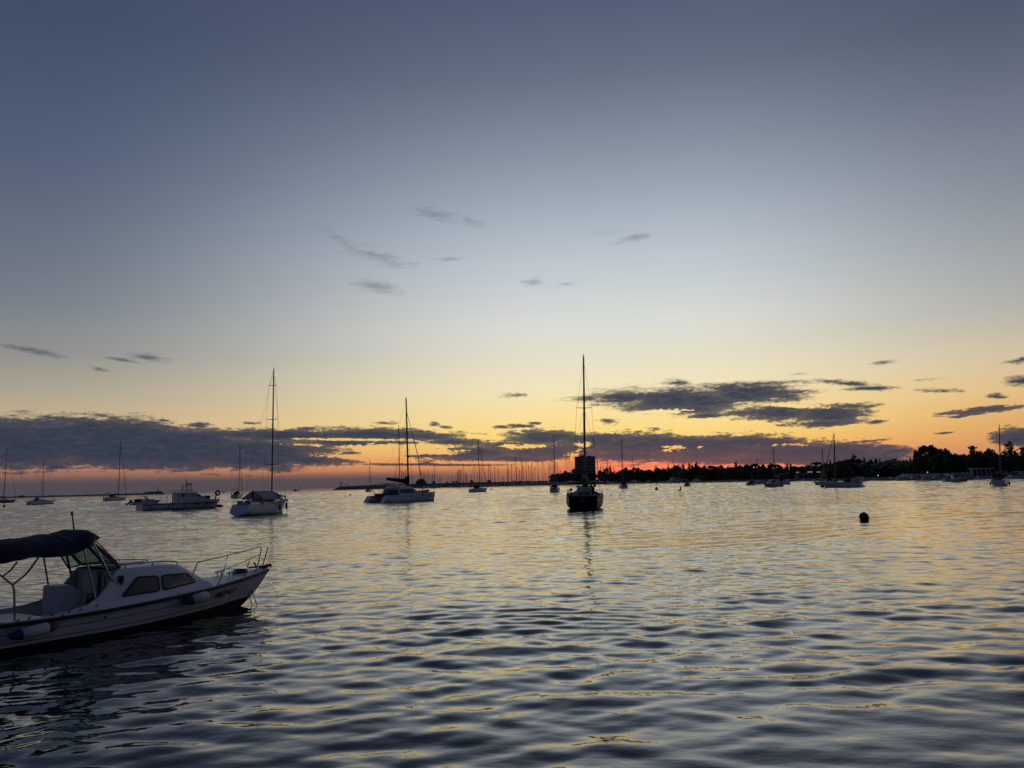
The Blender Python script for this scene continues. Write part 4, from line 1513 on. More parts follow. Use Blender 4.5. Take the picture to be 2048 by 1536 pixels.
def workboat():
    """long white wooden passenger boat with a wheelhouse"""
    L = 12.6
    root = thing('workboat', 'long white workboat with wheelhouse, mast arch and black stern stripe', 'workboat', group='motorboats lying at their moorings')
    p, _ = place(root, 362, 1018.5, 44)
    B, fb = 3.3, 1.0
    deck, secs = hull_mesh(L, B, fb, [GEL_OLD, ANTIFOUL, RUBBER], root, stern='plumb', rake=.07, full=.4, tw=.84, stripe=(.78, .93), bowfb=1.38, boot=.12)
    deck_mesh(secs, root, camber=-.05)
    X = lambda u: -L / 2 + L * u
    m = MB()
    for s in (1, -1):
        m.loft([[(x, s * deck(x)[0], deck(x)[1] - .01), (x, s * (deck(x)[0] + .03), deck(x)[1] + .07), (x, s * (deck(x)[0] - .1), deck(x)[1] + .07)] for x in np.linspace(X(0), X(.99), 16)])
    m.build('gunwale', GEL, root)
    zd = .98
    # wheelhouse: aft house, raked windscreen, fore trunk
    prof = [(X(.42), 0), (X(.42), 1.55), (X(.655), 1.52), (X(.74), .95), (X(.77), .62), (X(.88), .42), (X(.90), .05)]
    m = MB()
    outline = [(x, zd + z) for x, z in prof]
    m.prism(outline, -1.15, 1.15)
    wh = m.build('wheelhouse', GEL_OLD, root, bevel=.03)
    MB().box((X(.53), 0, zd + 1.60), (L * .29, 2.7, .08)).build('wheelhouse_roof', GEL, root, bevel=.03)
    for s in (1, -1):
        y = s * 1.16
        MB().add([(X(.475), y, zd + .95), (X(.50), y, zd + .95), (X(.50), y, zd + 1.35), (X(.475), y, zd + 1.35)], [(0, 1, 2, 3)]).build('window', GLASS_D, wh)
        MB().add([(X(.60), y, zd + .98), (X(.645), y, zd + .98), (X(.645), y, zd + 1.3), (X(.60), y, zd + 1.3)], [(0, 1, 2, 3)]).build('window', LIGHTWIN, wh)
        MB().add([(X(.67), y, zd + .95), (X(.735), y, zd + .92), (X(.69), y, zd + 1.28), (X(.67), y, zd + 1.34)], [(0, 1, 2, 3)]).build('window', GLASS_D, wh)
    # roof rail, mast arch, aerials
    m = MB()
    for s in (1, -1):
        m.tube([(X(.39), s * 1.2, zd + 1.95), (X(.64), s * 1.2, zd + 1.92), (X(.68), s * 1.0, zd + 1.75)], .02, 5)
        m.tube([(X(.39), s * 1.2, zd + 1.80), (X(.64), s * 1.2, zd + 1.78)], .012, 4)
        for u in (.39, .45, .51, .57, .64):
            m.tube([(X(u), s * 1.2, zd + 1.62), (X(u), s * 1.2, zd + 1.94)], .016, 4)
    m.build('roof_rail', STEEL, root)
    m = MB()
    for s in (1, -1):
        m.loft([[(X(.525) + dx, s * .75 + dy, zd + 1.6) for dx, dy in ((0, -.05), (.16, -.05), (.16, .05), (0, .05))],
                [(X(.53) + dx, s * .6 + dy, zd + 2.75) for dx, dy in ((0, -.05), (.14, -.05), (.14, .05), (0, .05))]], ring=True, cap0=True, cap1=True)
        m.loft([[(X(.605) + dx, s * .75 + dy, zd + 1.6) for dx, dy in ((0, -.05), (.16, -.05), (.16, .05), (0, .05))],
                [(X(.585) + dx, s * .6 + dy, zd + 2.75) for dx, dy in ((0, -.05), (.14, -.05), (.14, .05), (0, .05))]], ring=True, cap0=True, cap1=True)
    m.box((X(.565), 0, zd + 2.80), (.95, 1.5, .12))
    m.build('mast_arch', GEL_OLD, root)
    MB().box((X(.59), 0, zd + 2.98), (.65, .9, .16)).build('radar', RUBBER, root, bevel=.03)
    tube_obj('aerial', [(X(.585), .3, zd + 2.9), (X(.545), .35, zd + 4.9)], .02, WIRE, root)
    tube_obj('aerial', [(X(.57), -.2, zd + 2.9), (X(.545), -.25, zd + 3.5)], .03, WIRE, root)
    tube_obj('aerial', [(X(.555), -.4, zd + 2.8), (X(.53), -.45, zd + 3.7)], .02, WIRE, root)
    # open awning frame aft
    m = MB()
    for s in (1, -1):
        for u in (.22, .29, .35, .41):
            m.tube([(X(u), s * 1.35, deck(X(u))[1]), (X(u), s * 1.35, zd + 1.55)], .02, 4)
        m.tube([(X(.22), s * 1.35, zd + 1.55), (X(.42), s * 1.35, zd + 1.6)], .022, 4)
        for z in (.45, .25):
            m.tube([(X(.20), s * 1.35, zd + z), (X(.42), s * 1.35, zd + z)], .014, 4)
    m.build('awning_frame', STEEL, root)
    # net heap on the fore deck, bow rail, ring fender, staff
    m = MB()
    rnd = random.Random(5)
    for k in range(9):
        m.ball((X(.80) + rnd.uniform(-.6, .7), rnd.uniform(-.6, .6), zd + .75 - .05 * k * .5 + rnd.uniform(-.08, .1)), .35, 0, 6, (1.2, 1.1, .7))
    m.build('net_heap', mat('green_net', (.035, .055, .045), .95, vary=.4, scale=8), root, smooth=60)
    m = MB()
    for s in (1, -1):
        m.tube([(X(.80), s * deck(X(.8))[0] * .95, 1.85), (X(.90), s * deck(X(.9))[0] * .95, 1.95), (X(.985), s * deck(X(.985))[0], 2.0)], .02, 4)
        for u in (.84, .92, .985):
            m.tube([(X(u), s * deck(X(u))[0] * .95, deck(X(u))[1]), (X(u), s * deck(X(u))[0] * .95, 1.95)], .018, 4)
    m.build('bow_rail', STEEL, root)
    m = MB()
    for s in (1, -1):
        m.tube([(X(.93), s * .25, 1.3), (X(.955), s * .12, 2.35)], .05, 5)
    m.build('bow_frame', WOOD, root)
    tube_obj('flag_staff', [(X(.93), 0, 1.35), (X(.985), 0, 3.25)], .03, WOOD, root)
    MB().torus((X(.955), -.28, 2.42), .34, .14, 'y', 0, 18).build('ring_fender', RUBBER, root, smooth=60)
    for u in (.10, .31, .50, .68, .80):
        w, z = deck(X(u))
        tube_obj('side_fender', [(X(u), -(w + .06), z - .05), (X(u), -(w + .06), z - .65)], .09, CANVAS_G, root, 7)
    return root


LIGHTWIN = mat('clear_side_window', (.30, .32, .34), .2)
workboat()


def motor_cruiser(label, px, ywl, heading, L, style='cabin', group='motorboats lying at their moorings', D=None, hullm=None, name='motorboat', out=True):
    """small open or cabin motorboat, told apart by style"""
    root = thing(name, label, 'motorboat', group=group)
    place(root, px, ywl, heading, D=D)
    B, fb = L * .36, .30 + L * .075
    deck, secs = hull_mesh(L, B, fb, [hullm or GEL, ANTIFOUL, RUBBER], root, rake=.10, full=.42, tw=.9, stripe=(.84, .95), bowfb=1.3, boot=.08)
    deck_mesh(secs, root)
    X = lambda u: -L / 2 + L * u
    if style == 'cabin':
        trunk(root, (X(.40), X(.86)), deck, .74, (fb * .75, fb * .35), wz=(.3, .75))
        m = MB()
        zz = deck(X(.42))[1]
        m.loft([[(X(.30) - .0, y, zz + 1.25) for y in (-B * .3, 0, B * .3)], [(X(.46), y, zz + 1.28) for y in (-B * .3, 0, B * .3)], [(X(.56), y, zz + fb * .7) for y in (-B * .33, 0, B * .33)]])
        o = m.build('windscreen', GLASS, root)
        o.modifiers.new('thickness', 'SOLIDIFY').thickness = .02
        for s in (1, -1):
            tube_obj('screen_frame', [(X(.30), s * B * .3, zz + 1.25), (X(.46), s * B * .3, zz + 1.28), (X(.56), s * B * .33, zz + fb * .7)], .03, RUBBER, root)
            tube_obj('screen_frame', [(X(.31), s * B * .3, zz), (X(.31), s * B * .3, zz + 1.25)], .03, RUBBER, root)
        MB().box((X(.24), 0, zz + .3), (L * .18, B * .6, .6)).build('seat', CANVAS_B, root, bevel=.05)
    elif style == 'wheelhouse':
        z = deck(X(.4))[1]
        m = MB().prism([(X(.36), z - .05), (X(.34), z + 1.25), (X(.60), z + 1.25), (X(.66), z + .55), (X(.80), z + .35), (X(.84), z)], -B * .30, B * .30)
        o = m.build('wheelhouse', hullm or GEL, root, bevel=.03)
        MB().box((X(.46), 0, z + 1.30), (L * .34, B * .7, .09)).build('wheelhouse_roof', GEL, root, bevel=.03)
        for s in (1, -1):
            MB().add([(X(.40), s * (B * .30 + .012), z + .6), (X(.60), s * (B * .30 + .012), z + .6), (X(.585), s * (B * .30 + .012), z + 1.1), (X(.40), s * (B * .30 + .012), z + 1.1)], [(0, 1, 2, 3)]).build('window', GLASS_D, o)
        MB().add([(X(.353) - .02, -B * .2, z + .5), (X(.353) - .02, B * .2, z + .5), (X(.35) - .02, B * .2, z + 1.1), (X(.35) - .02, -B * .2, z + 1.1)], [(0, 1, 2, 3)]).build('window', GLASS_D, o)
        tube_obj('mast', [(X(.50), 0, z + 1.3), (X(.48), 0, z + 2.6)], .05, ALU, root)
        m = MB()
        for s in (1, -1):
            m.tube([(X(.70), s * deck(X(.70))[0] * .95, deck(X(.7))[1] + .55), (X(.97), s * deck(X(.97))[0] * .95, deck(X(.97))[1] + .5)], .02, 4)
            for u in (.70, .83, .97):
                m.tube([(X(u), s * deck(X(u))[0] * .95, deck(X(u))[1]), (X(u), s * deck(X(u))[0] * .95, deck(X(u))[1] + .53)], .018, 4)
        m.build('bow_rail', STEEL, root)
    elif style == 'canopy':
        z = deck(X(.4))[1]
        trunk(root, (X(.55), X(.88)), deck, .72, (fb * .5, fb * .3))
        m = MB().loft([[(x, y, z + 1.35 + .12 * (1 - (y / (B * .4)) ** 2) + dz) for y in np.linspace(-B * .42, B * .42, 7)] for x, dz in ((X(.06), -.08), (X(.3), .04), (X(.56), -.03))])
        o = m.build('canopy', CANVAS, root, smooth=60)
        o.modifiers.new('thickness', 'SOLIDIFY').thickness = .05
        for s in (1, -1):
            for u in (.08, .3, .54):
                tube_obj('canopy_post', [(X(u), s * B * .4, z - .1), (X(u), s * B * .4, z + 1.36)], .03, STEEL, root)
        MB().box((X(.5), 0, z + .65), (.3, B * .66, .7)).build('console', GEL, root, bevel=.05)
        MB().box((X(.2), 0, z + .2), (L * .14, B * .7, .5)).build('seat', CANVAS_B, root, bevel=.05)
    elif style == 'fishing':
        z = deck(X(.4))[1]
        MB().prism([(X(.5), z - .1), (X(.5), z + 1.0), (X(.72), z + 1.0), (X(.78), z - .1)], -B * .3, B * .3).build('wheelhouse', GREYHULL, root, bevel=.03)
        tube_obj('mast', [(X(.45), 0, z), (X(.45), 0, z + 4.2)], .09, ALU, root)
        tube_obj('boom', [(X(.45), 0, z + 1.4), (X(.15), 0, z + 3.0)], .06, ALU, root)
        m = MB()
        rnd = random.Random(3)
        for k in range(7):
            m.ball((X(.25) + rnd.uniform(-1, 1), rnd.uniform(-.6, .6), z + .15), .4, 0, 6)
        m.build('net_heap', MATS['green_net'], root, smooth=60)
        m = MB().tube([(X(.05), -B * .45, z + 1.2), (X(.05), B * .45, z + 1.2)], .04, 4)
        for s in (1, -1):
            m.tube([(X(.05), s * B * .45, z - .1), (X(.05), s * B * .45, z + 1.2)], .04, 4)
        m.build('gantry', STEEL, root)
    if out:
        motor(root, (X(0) - .15, 0, deck(X(0))[1] - .1), 1.0 if L > 5 else .8, .9 if style == 'cabin' else 0.0)
    return root


motor_cruiser('small white cabin cruiser with tilted black outboard, just behind the long workboat', 291, 1010, 44, 6.4, 'cabin')
motor_cruiser('low cabin motorboat lying side-on near the right shore, in front of the kiosk', 1913, 963.8, -8, 7.4, 'wheelhouse', out=False)
motor_cruiser('small open motorboat under a dark canopy, below the large white motor yachts', 1376, 972.8, 62, 5.6, 'canopy', out=False)
motor_cruiser('dark fishing boat with short mast, between gull and pale-roofed wheelhouse boat', 1505.5, 970.3, 58, 8.2, 'fishing', hullm=GREYHULL, out=False)
motor_cruiser('white wheelhouse boat with bright roof, right of the dark fishing boat', 1545, 974.0, 202, 6.2, 'wheelhouse', out=True)
sailboat('sailboat', 'bare mast sloop moored just behind the bright-roofed wheelhouse boat', 1550, 970.0, 160, 9.5, (1546.3, 896), jib=0, spreaders=(.5,), mx=.05, wire=.022, mastr=.14)
motor_cruiser('motor cruiser moored beyond the stern of the grey-white sloop', 1718, 966.5, 48, 7.5, 'wheelhouse', hullm=GEL_OLD, out=False)
motor_cruiser('dark motorboat far out on the sea horizon, left of the breakwater tip', 591, 981.2, 170, 9.0, 'wheelhouse', D=1150, hullm=NAVY, out=False)
motor_cruiser('tiny low boat far out on the sea horizon, above the workboat bow', 447, 983.4, 170, 8.0, 'canopy', D=1400, hullm=NAVY, out=False)


# ------------------------------------------------------------------ buoys, gull
def buoy(px, ywl, kind, label, size=None, group='mooring buoys on the bay'):
    p = ground(px, ywl)
    t = thing('mooring_buoy', label, 'buoy', (p[0], p[1], 0), group=group)
    r = size or .34
    m = MB()
    if kind == 'ball':
        secs = []
        for i in range(15):
            a = math.pi * i / 14
            rr = max(math.sin(a), .03) * r
            secs.append([(rr * math.cos(k * .45) * (1 + .03 * math.sin(k * 2.1) + .05 * math.sin(k * .45 + i * .5)), rr * math.sin(k * .4488), r * .72 - r * math.cos(a) * (1 + .06 * math.sin(k))) for k in range(14)])
        m.loft(secs, ring=True, cap0=True, cap1=True)
        b = m.build('float', BUOYM, t, smooth=60)
        MB().torus((.02, 0, r * 1.72), r * .16, r * .05, 'x', 0, 12).build('lifting_ring', RUBBER, t, smooth=60)
        MB().torus((0, 0, r * .08), r * .92, r * .05, 'z', 0, 20).build('waterline_weed', RUBBER, t, smooth=60)
    elif kind == 'cone':
        m.tube([(0, 0, -.2), (0, 0, .02), (0, 0, r * .5), (0, 0, r * 1.1), (0, 0, r * 1.75), (0, 0, r * 1.9)], [r * .7, r, r * 1.0, r * .62, r * .2, r * .12], 12)
        m.build('float', BUOYM, t, smooth=60)
        MB().torus((0, 0, r * 2.0), r * .14, r * .05, 'x', 0, 10).build('lifting_ring', RUBBER, t, smooth=60)
    elif kind == 'oblong':
        m.tube([(-.75, 0, .12), (-.6, 0, .13), (-.3, 0, .15), (.3, 0, .15), (.6, 0, .13), (.75, 0, .12)], [.05, .2, .27, .27, .2, .05], 12)
        m.build('float', BUOYO, t, smooth=60)
        tube_obj('staff', [(0, 0, .3), (.05, 0, 1.6)], .03, RUBBER, t)
    else:
        m.ball((0, 0, r * .5), r, 0, 8)
        m.build('float', BUOYM, t, smooth=60)
        MB().torus((0, 0, r * 1.5), r * .16, r * .05, 'x', 0, 10).build('lifting_ring', RUBBER, t, smooth=60)
    return t


buoy(1728.5, 1041, 'ball', 'large dark round buoy, alone on the open water at right', .28)
buoy(437.5, 1014, 'oblong', 'yellow-orange oblong buoy with a thin staff at the workboat bow')
buoy(8, 1014, 'cone', 'dark cone buoy at the left edge of the picture')
buoy(50, 1004.5, 'cone', 'small dark cone buoy left of the small sailboat with dark sprayhood', .25)
buoy(106, 1008, 'cone', 'dark cone buoy right of the small sailboat with dark sprayhood', .3)
buoy(333, 996, 'round', 'small dark round buoy seen through the workboat awning frame', .3)
buoy(689, 993, 'round', 'tiny round buoy beside a cone buoy, below the breakwater tip', .2)
buoy(700.5, 992, 'cone', 'dark cone buoy below the breakwater tip, left of the catamaran', .36)
buoy(983, 979.5, 'cone', 'dark cone buoy right of the sailboat with thick furled jib', .42)
buoy(1222, 992, 'round', 'tiny round buoy nearest the black-hulled yacht on its right', .14)
buoy(1240.5, 991, 'round', 'tiny round buoy second to the right of the black-hulled yacht', .16)
buoy(1313, 980, 'cone', 'dark cone buoy between boxy stern sailboat and flying gull', .5)
buoy(1645, 975, 'cone', 'dark cone buoy under the bow of the grey-white sloop', .5)
buoy(1457, 964.5, 'round', 'small buoy close to the wooded shore left of the fishing boat', .6)


def gull():
    p = at(1359.5, 981, 150)
    t = thing('gull', 'dark gull flying low over the water with one wing raised', 'gull', p)
    m = MB()
    m.tube([(-.30, 0, .0), (-.22, 0, .01), (-.05, 0, .02), (.14, 0, .02), (.24, 0, .05), (.33, 0, .05), (.42, 0, .03)], [.02, .05, .085, .08, .05, .05, .01], 8)
    for sx, pts in ((1, [(.05, .25, .30), (.12, .55, .52)]), (-1, [(-.22, -.18, .05), (-.48, -.30, -.02)])):
        root_a, root_b = Vector((.10, 0, .04)), Vector((-.10, 0, .04))
        mid, tip = Vector(pts[0]), Vector(pts[1])
        if sx > 0:
            mid, tip = Vector((.10, -.10, .30)), Vector((.22, -.18, .72))
        secs = [[root_a, root_b, root_b - Vector((0, 0, .03)), root_a - Vector((0, 0, .03))]]
        for c, w in ((mid, .11), (tip, .03)):
            secs.append([c + Vector((w, 0, 0)), c - Vector((w, 0, 0)), c + Vector((-w, .015, -.012)), c + Vector((w, .015, -.012))])
        m.loft(secs, ring=True, cap1=True)
    m.build('body', FEATHER, t, smooth=60)
    t.scale = (1.25, 1.25, 1.25)


gull()

# ------------------------------------------------------------------ shore
SHORE = [(1085, 1120), (1130, 1085), (1240, 1000), (1330, 880), (1400, 780), (1460, 700), (1560, 560), (1660, 440), (1740, 378), (1800, 350), (1880, 328), (2048, 306), (2400, 270), (2900, 230)]
RISE = [(1085, 2), (1200, 3), (1300, 3.5), (1500, 4), (1640, 4.5), (1720, 4), (1800, 4), (1850, 4), (2048, 4), (2900, 4)]


def shore_d(px):
    return interp(px, SHORE)


def terr(px, s):
    return 1.25 + interp(px, RISE) * float(smooth(18, 130, s))


def land(px, s, z=None):
    y = shore_d(px) + s
    return np.array([(px - 1024) / F_PX * y * XK, y, terr(px, s) if z is None else z])


XK = 1.0 / math.cos(_pitch)        # bearing of a picture column at the horizon


def build_land():
    m = MB()
    pxs = [1085, 1090, 1100, 1115] + list(range(1130, 2050, 24)) + [2100, 2200, 2300, 2400, 2600, 2900]
    ss = [-1, 0, 3, 8, 18, 30, 45, 60, 80, 100, 130, 170, 240, 400, 800, 2000, 6000]
    rows = []
    for s in ss:
        r = []
        for px in pxs:
            p = land(px, max(s, 0))
            if s < 0:
                p = land(px, 0, -2.5)
            elif s > 3:
                p[2] += .25 * math.sin(px * .31 + s * .2)
            r.append(tuple(p))
        rows.append(r)
    m.loft(rows, lambda q: 1 if sum(p[2] for p in q) / 4 < 1.26 else 0)
    struct(m.build('ground', [EARTH, CONC], smooth=30))


build_land()


def rock_wall(name, label, pts, w, hgt, nseg=40, seed=1, cat='breakwater'):
    """a rubble breakwater: heaped block shapes along a line, one mesh"""
    rnd = random.Random(seed)
    m = MB()
    P_ = [np.array(p) for p in pts]
    tot = [0]
    for a, b in zip(P_[:-1], P_[1:]):
        tot.append(tot[-1] + float(np.linalg.norm(b - a)))

    def along(t):
        d = t * tot[-1]
        return np.array([np.interp(d, tot, [q[k] for q in P_]) for k in range(len(P_[0]))])
    secs = []
    for i in range(nseg + 1):
        c = along(i / nseg)
        h = c[2]
        e = min(1, i / nseg * 9, 1)
        j = lambda k: rnd.uniform(-k, k)
        secs.append([(c[0] + j(.5), c[1] - w + j(.6), -1.5), (c[0] + j(.5), c[1] - w * .55 + j(.5), h * .5 + j(.25)), (c[0] + j(.5), c[1] - w * .25 + j(.4), h * .92 + j(.22)),
                     (c[0] + j(.5), c[1] + w * .25 + j(.4), h + j(.2)), (c[0] + j(.5), c[1] + w, -1.5)])
    m.loft(secs, cap0=True, cap1=True)
    for i in range(nseg * 3):
        c = along(rnd.random())
        k = rnd.uniform(-.8, .2)
        s = rnd.uniform(.8, 1.6)
        m.box((c[0], c[1] + k * w * .7, c[2] * (1 - abs(k) * .75)), (s * 1.3, s, s * .7), 0, rnd.uniform(0, 3), .75)
    o = m.build(name, STONE)
    tag(o, label, cat)
    return o


def atw(px, D, z):
    y = D
    return ((px - 1024) / F_PX * y * XK, y, z)


# long low mole on the left, its beacon and the people strolling along it
rock_wall('breakwater', 'long low stone mole along the horizon at far left', [atw(-260, 1250, 1.9), atw(0, 1250, 1.9), atw(150, 1250, 2.0), atw(250, 1250, 2.1), atw(292, 1250, 2.3), atw(298, 1250, 4.2), atw(328, 1250, 4.8), atw(333, 1250, 1.0)], 5, 2, 90, 3)
rock_wall('breakwater', 'stone breakwater whose tip carries a light pole, left of the marina', [atw(668, 1240, .4), atw(674, 1240, 3.2), atw(680, 1240, 5.2), atw(760, 1220, 6.0), atw(860, 1180, 6.0), atw(960, 1160, 6.0), atw(1090, 1125, 5.6)], 7, 5, 110, 8)


def beacon(px, D, z0, h, label, board=False):
    t = thing('light_beacon', label, 'beacon', atw(px, D, z0))
    MB().tube([(0, 0, -.5), (0, 0, h * .42)], [.75, .55], 10).build('base', CONC, t)
    MB().tube([(0, 0, h * .40), (0, 0, h)], [.38, .30], 8).build('pole', ALU, t)
    MB().tube([(0, 0, h), (0, 0, h + .8)], [.5, .4], 8).build('lantern', RUBBER, t)
    return t


beacon(681.5, 1239, 5.0, 8.0, 'light pole standing on the breakwater tip')
beacon(321.8, 1250, 4.6, 7.5, 'thin light pole on the rock mound ending the left mole')
t_ = thing('round_sign', 'round dark sign on a post beside the breakwater light pole', 'sign', atw(684.3, 1240, 5.2))
tube_obj('post', [(0, 0, 0), (0, 0, 4.2)], .16, ALU, t_)
MB().tube([(0, -.1, 5.0), (0, .1, 5.0)], 1.15, 14).build('disc', RUBBER, t_)
t_ = thing('board_sign', 'small flat board sign on the breakwater right of the round sign', 'sign', atw(693, 1240, 5.4))
tube_obj('post', [(0, 0, 0), (0, 0, 2.4)], .14, ALU, t_)
MB().box((0, 0, 3.0), (3.4, .2, 1.3)).build('panel', GREYHULL, t_)
t_ = thing('channel_marker', 'slim channel marker post in the sea beside the distant dark motorboat', 'marker', ground(600.3, 981.5))
t_.location = atw(600.3, 1250, -.3)
tube_obj('post', [(0, 0, -1), (0, 0, 6.2)], .38, RUBBER, t_)
MB().tube([(0, 0, 6.0), (0, 0, 7.6)], [.6, .2], 8).build('top_mark', RUBBER, t_)


def person_mesh(seed, stride=.18):
    """a standing figure, one continuous skinned surface"""
    r = random.Random(seed)
    me = bpy.data.meshes.new('person')
    V = [(0, 0, .95), (0, 0, 1.2), (0, .01, 1.42), (0, .01, 1.53), (0, .02, 1.66), (0, .02, 1.76),
         (.19, 0, 1.42), (.25, .03, 1.14), (.27, .08, .90), (-.19, 0, 1.42), (-.25, -.02, 1.14), (-.26, .03, .90),
         (.10, 0, .92), (.11, stride * .5, .50), (.11, stride * .35, .07), (.11, stride * .35 + .14, .04),
         (-.10, 0, .92), (-.11, -stride * .4, .50), (-.11, -stride, .07), (-.11, -stride + .14, .04)]
    E_ = [(0, 1), (1, 2), (2, 3), (3, 4), (4, 5), (2, 6), (6, 7), (7, 8), (2, 9), (9, 10), (10, 11), (0, 12), (12, 13), (13, 14), (14, 15), (0, 16), (16, 17), (17, 18), (18, 19)]
    R_ = [.16, .15, .15, .055, .10, .06, .07, .05, .035, .07, .05, .035, .10, .07, .045, .04, .10, .07, .045, .04]
    me.from_pydata(V, E_, [])
    o = bpy.data.objects.new('tmp', me)
    COL.objects.link(o)
    o.modifiers.new('s', 'SKIN')
    for i, q in enumerate(R_):
        me.skin_vertices[0].data[i].radius = (q, q)
    me.skin_vertices[0].data[0].use_root = True
    o.modifiers.new('d', 'SUBSURF').levels = 1
    dg = bpy.context.evaluated_depsgraph_get()
    out = bpy.data.meshes.new_from_object(o.evaluated_get(dg))
    bpy.data.objects.remove(o)
    out.materials.clear()
    out.materials.append(CLOTH)
    out.name = 'person'
    return out


PM = [person_mesh(1), person_mesh(2, .32)]
for k, (px, lab) in enumerate([(39.3, 'dark figure walking on the left mole, nearest the picture edge'), (42.2, 'dark figure on the left mole just behind the walker nearest the edge'),
                               (61, 'person standing on the left mole just left of the small sailboat mast'), (105.8, 'lone figure on the left mole right of the small sailboat'),
                               (128, 'left one of the two figures walking together on the mole'), (131, 'right one of the two figures walking together on the mole'),
                               (203.6, 'lone figure on the mole just left of the sailboat with stern gantry'), (265, 'figure on the mole above the outboard of the cabin cruiser')]):
    o = bpy.data.objects.new('person', PM[k % 2])
    COL.objects.link(o)
    o.location = atw(px, 1250, 1.95)
    o.scale = (1.15, 1.15, 1.15)
    o.rotation_euler = (0, 0, 1.5 + (k % 3))
    tag(o, lab, 'person', 'people strolling on the left mole')
t_ = thing('rock_pile', 'low dark pile of rocks on the left mole beside the first walkers', 'rocks', atw(52, 1249, 1.9))
m_ = MB()
rr_ = random.Random(4)
for k in range(12):
    m_.box((rr_.uniform(-3.5, 3.5), rr_.uniform(-1, 1), rr_.uniform(.2, 1.4) * (1 - abs(k - 5) * .06)), (1.6, 1.4, 1.2), 0, rr_.uniform(0, 3), .7)
m_.build('rock', STONE, t_)


# ------------------------------------------------------------------ hotel tower and houses
def hotel():
    D = 1230
    base = at(1172.7, 960, D)
    t = thing('hotel_tower', 'tall slab hotel with rows of balconies rising behind the marina', 'hotel', (base[0], D, 2.0), .06)
    top = at(1172, 913.5, D)[2] - 2.0
    W, Dp = 30.0, 15.0
    MB().box((0, Dp / 2, top / 2), (W, Dp, top)).build('wall', HOTELC, t)
    r = MB().box((0, Dp / 2, top + .4), (W + .8, Dp + .8, .8)).build('roof', HOTELC, t)
    MB().box((-4, Dp / 2, top + 1.6), (9, 6, 1.8)).build('plant_room', HOTELC, r)
    MB().box((6.5, Dp / 2, top + 1.3), (4, 4, 1.2)).build('plant_room', HOTELC, r)
    nf = 10
    fh = (top - 6.0) / nf
    for fl in range(nf):
        z = 5.0 + fl * fh
        for c in range(4):
            x = -W / 2 + 4.4 + c * 7.05
            b = MB().box((x, -.75, z + .55), (6.2, 1.5, 1.05)).build('balcony', HOTELB if fl > 2 else HOTELC, t)
            MB().box((x, -.02, z + 2.0), (6.0, .16, 1.7)).build('window', GLASS_D, t)
    MB().box((0, -2.0, 2.0), (W + 12, 6, 4.0)).build('podium', HOTELC, t)
    return t


hotel()


def house(px, s, w, d, h, roof_h, label, m=PLASTER, rz=0.0, nwin=4, chim=True, hip=True, base=None, cat='house'):
    p = land(px, s)
    t = thing('house', label, cat, (p[0], p[1], p[2] - .5 if base is None else base), rz, 'houses on the right-hand shore')
    MB().box((0, 0, h / 2), (w, d, h)).build('wall', m, t)
    o = .5
    i = w * .28 if hip else 0.0
    v = [(-w / 2 - o, -d / 2 - o, h), (w / 2 + o, -d / 2 - o, h), (w / 2 + o, d / 2 + o, h), (-w / 2 - o, d / 2 + o, h), (-w / 2 + i - o * .5, 0, h + roof_h), (w / 2 - i + o * .5, 0, h + roof_h)]
    r = MB().add(v, [(0, 1, 5, 4), (2, 3, 4, 5), (1, 2, 5), (3, 0, 4), (3, 2, 1, 0)]).build('roof', TILE, t)
    if chim:
        MB().box((w * .22, d * .1, h + roof_h * .9), (.9, .9, 1.6)).build('chimney', m, r)
    fl = max(1, int(h // 2.8))
    for f_ in range(fl):
        for k in range(nwin):
            x = -w / 2 + w * (k + .5) / nwin
            q = MB().box((x, -d / 2 - .03, 1.5 + f_ * 2.8), (1.0, .12, 1.3)).build('window', GLASS_D, t)
            MB().box((x, -d / 2 - .10, .80 + f_ * 2.8), (1.2, .2, .1)).build('sill', CONC, q)
    return t


house(1703, 95, 9, 8, 4.4, 1.7, 'pale gabled house among pines left of the hill houses', hip=False)
house(1746, 95, 8, 8, 4.6, 1.3, 'square ochre house with wide dark windows on the hill, middle of the right shore', PLASTER2, nwin=3)
house(1766, 100, 8.5, 8, 5.6, 1.4, 'taller pale house on the hill with chimney, right of the square house', PLASTER2, nwin=3)
house(1786, 90, 7.5, 7, 4.2, 1.3, 'low ochre house on the hill left of the big pine', PLASTER2, nwin=3)
house(1808, 95, 8, 7, 4.0, 1.6, 'pale gabled house beside the left flank of the big pine', hip=False)
house(1731, 70, 12, 8, 3.0, 1.2, 'long low pale building under the hill houses', PLASTER2, nwin=5, chim=False)
house(1919, 75, 9, 8, 6.6, 1.8, 'two-chimney house showing its roof between the pines at far right', PLASTER2, nwin=3)
house(1570, 30, 20, 8, 3.6, 1.4, 'long house half hidden by trees behind the fishing boats', PLASTER2, nwin=6, chim=False)
house(1600, 20, 14, 7, 3.2, 1.1, 'low waterside building with a lit panel, left of the grey-white sloop', PLASTER2, nwin=4, chim=False)
house(1650, 34, 11, 8, 5.2, 1.6, 'tall dark house rising behind the grey-white sloop', PLASTER2, nwin=3)
house(1400, 30, 16, 8, 4.0, 1.5, 'low house under the conifers behind the large motor yachts', PLASTER2, nwin=4)
q_ = at(842, 957.5, 1180)
house(842, 0, 15, 9, 3.4, q_[2] - 8.2, 'dark hip-roofed shed on the breakwater right of the catamaran mast', PLASTER2, nwin=4, chim=False, base=4.6)
_sh = [o for o in bpy.data.objects if o.get('label', '').startswith('dark hip-roofed shed')][0]
_sh.location = (q_[0], 1180, 4.6)
_sh['group'] = 'buildings in the marina'
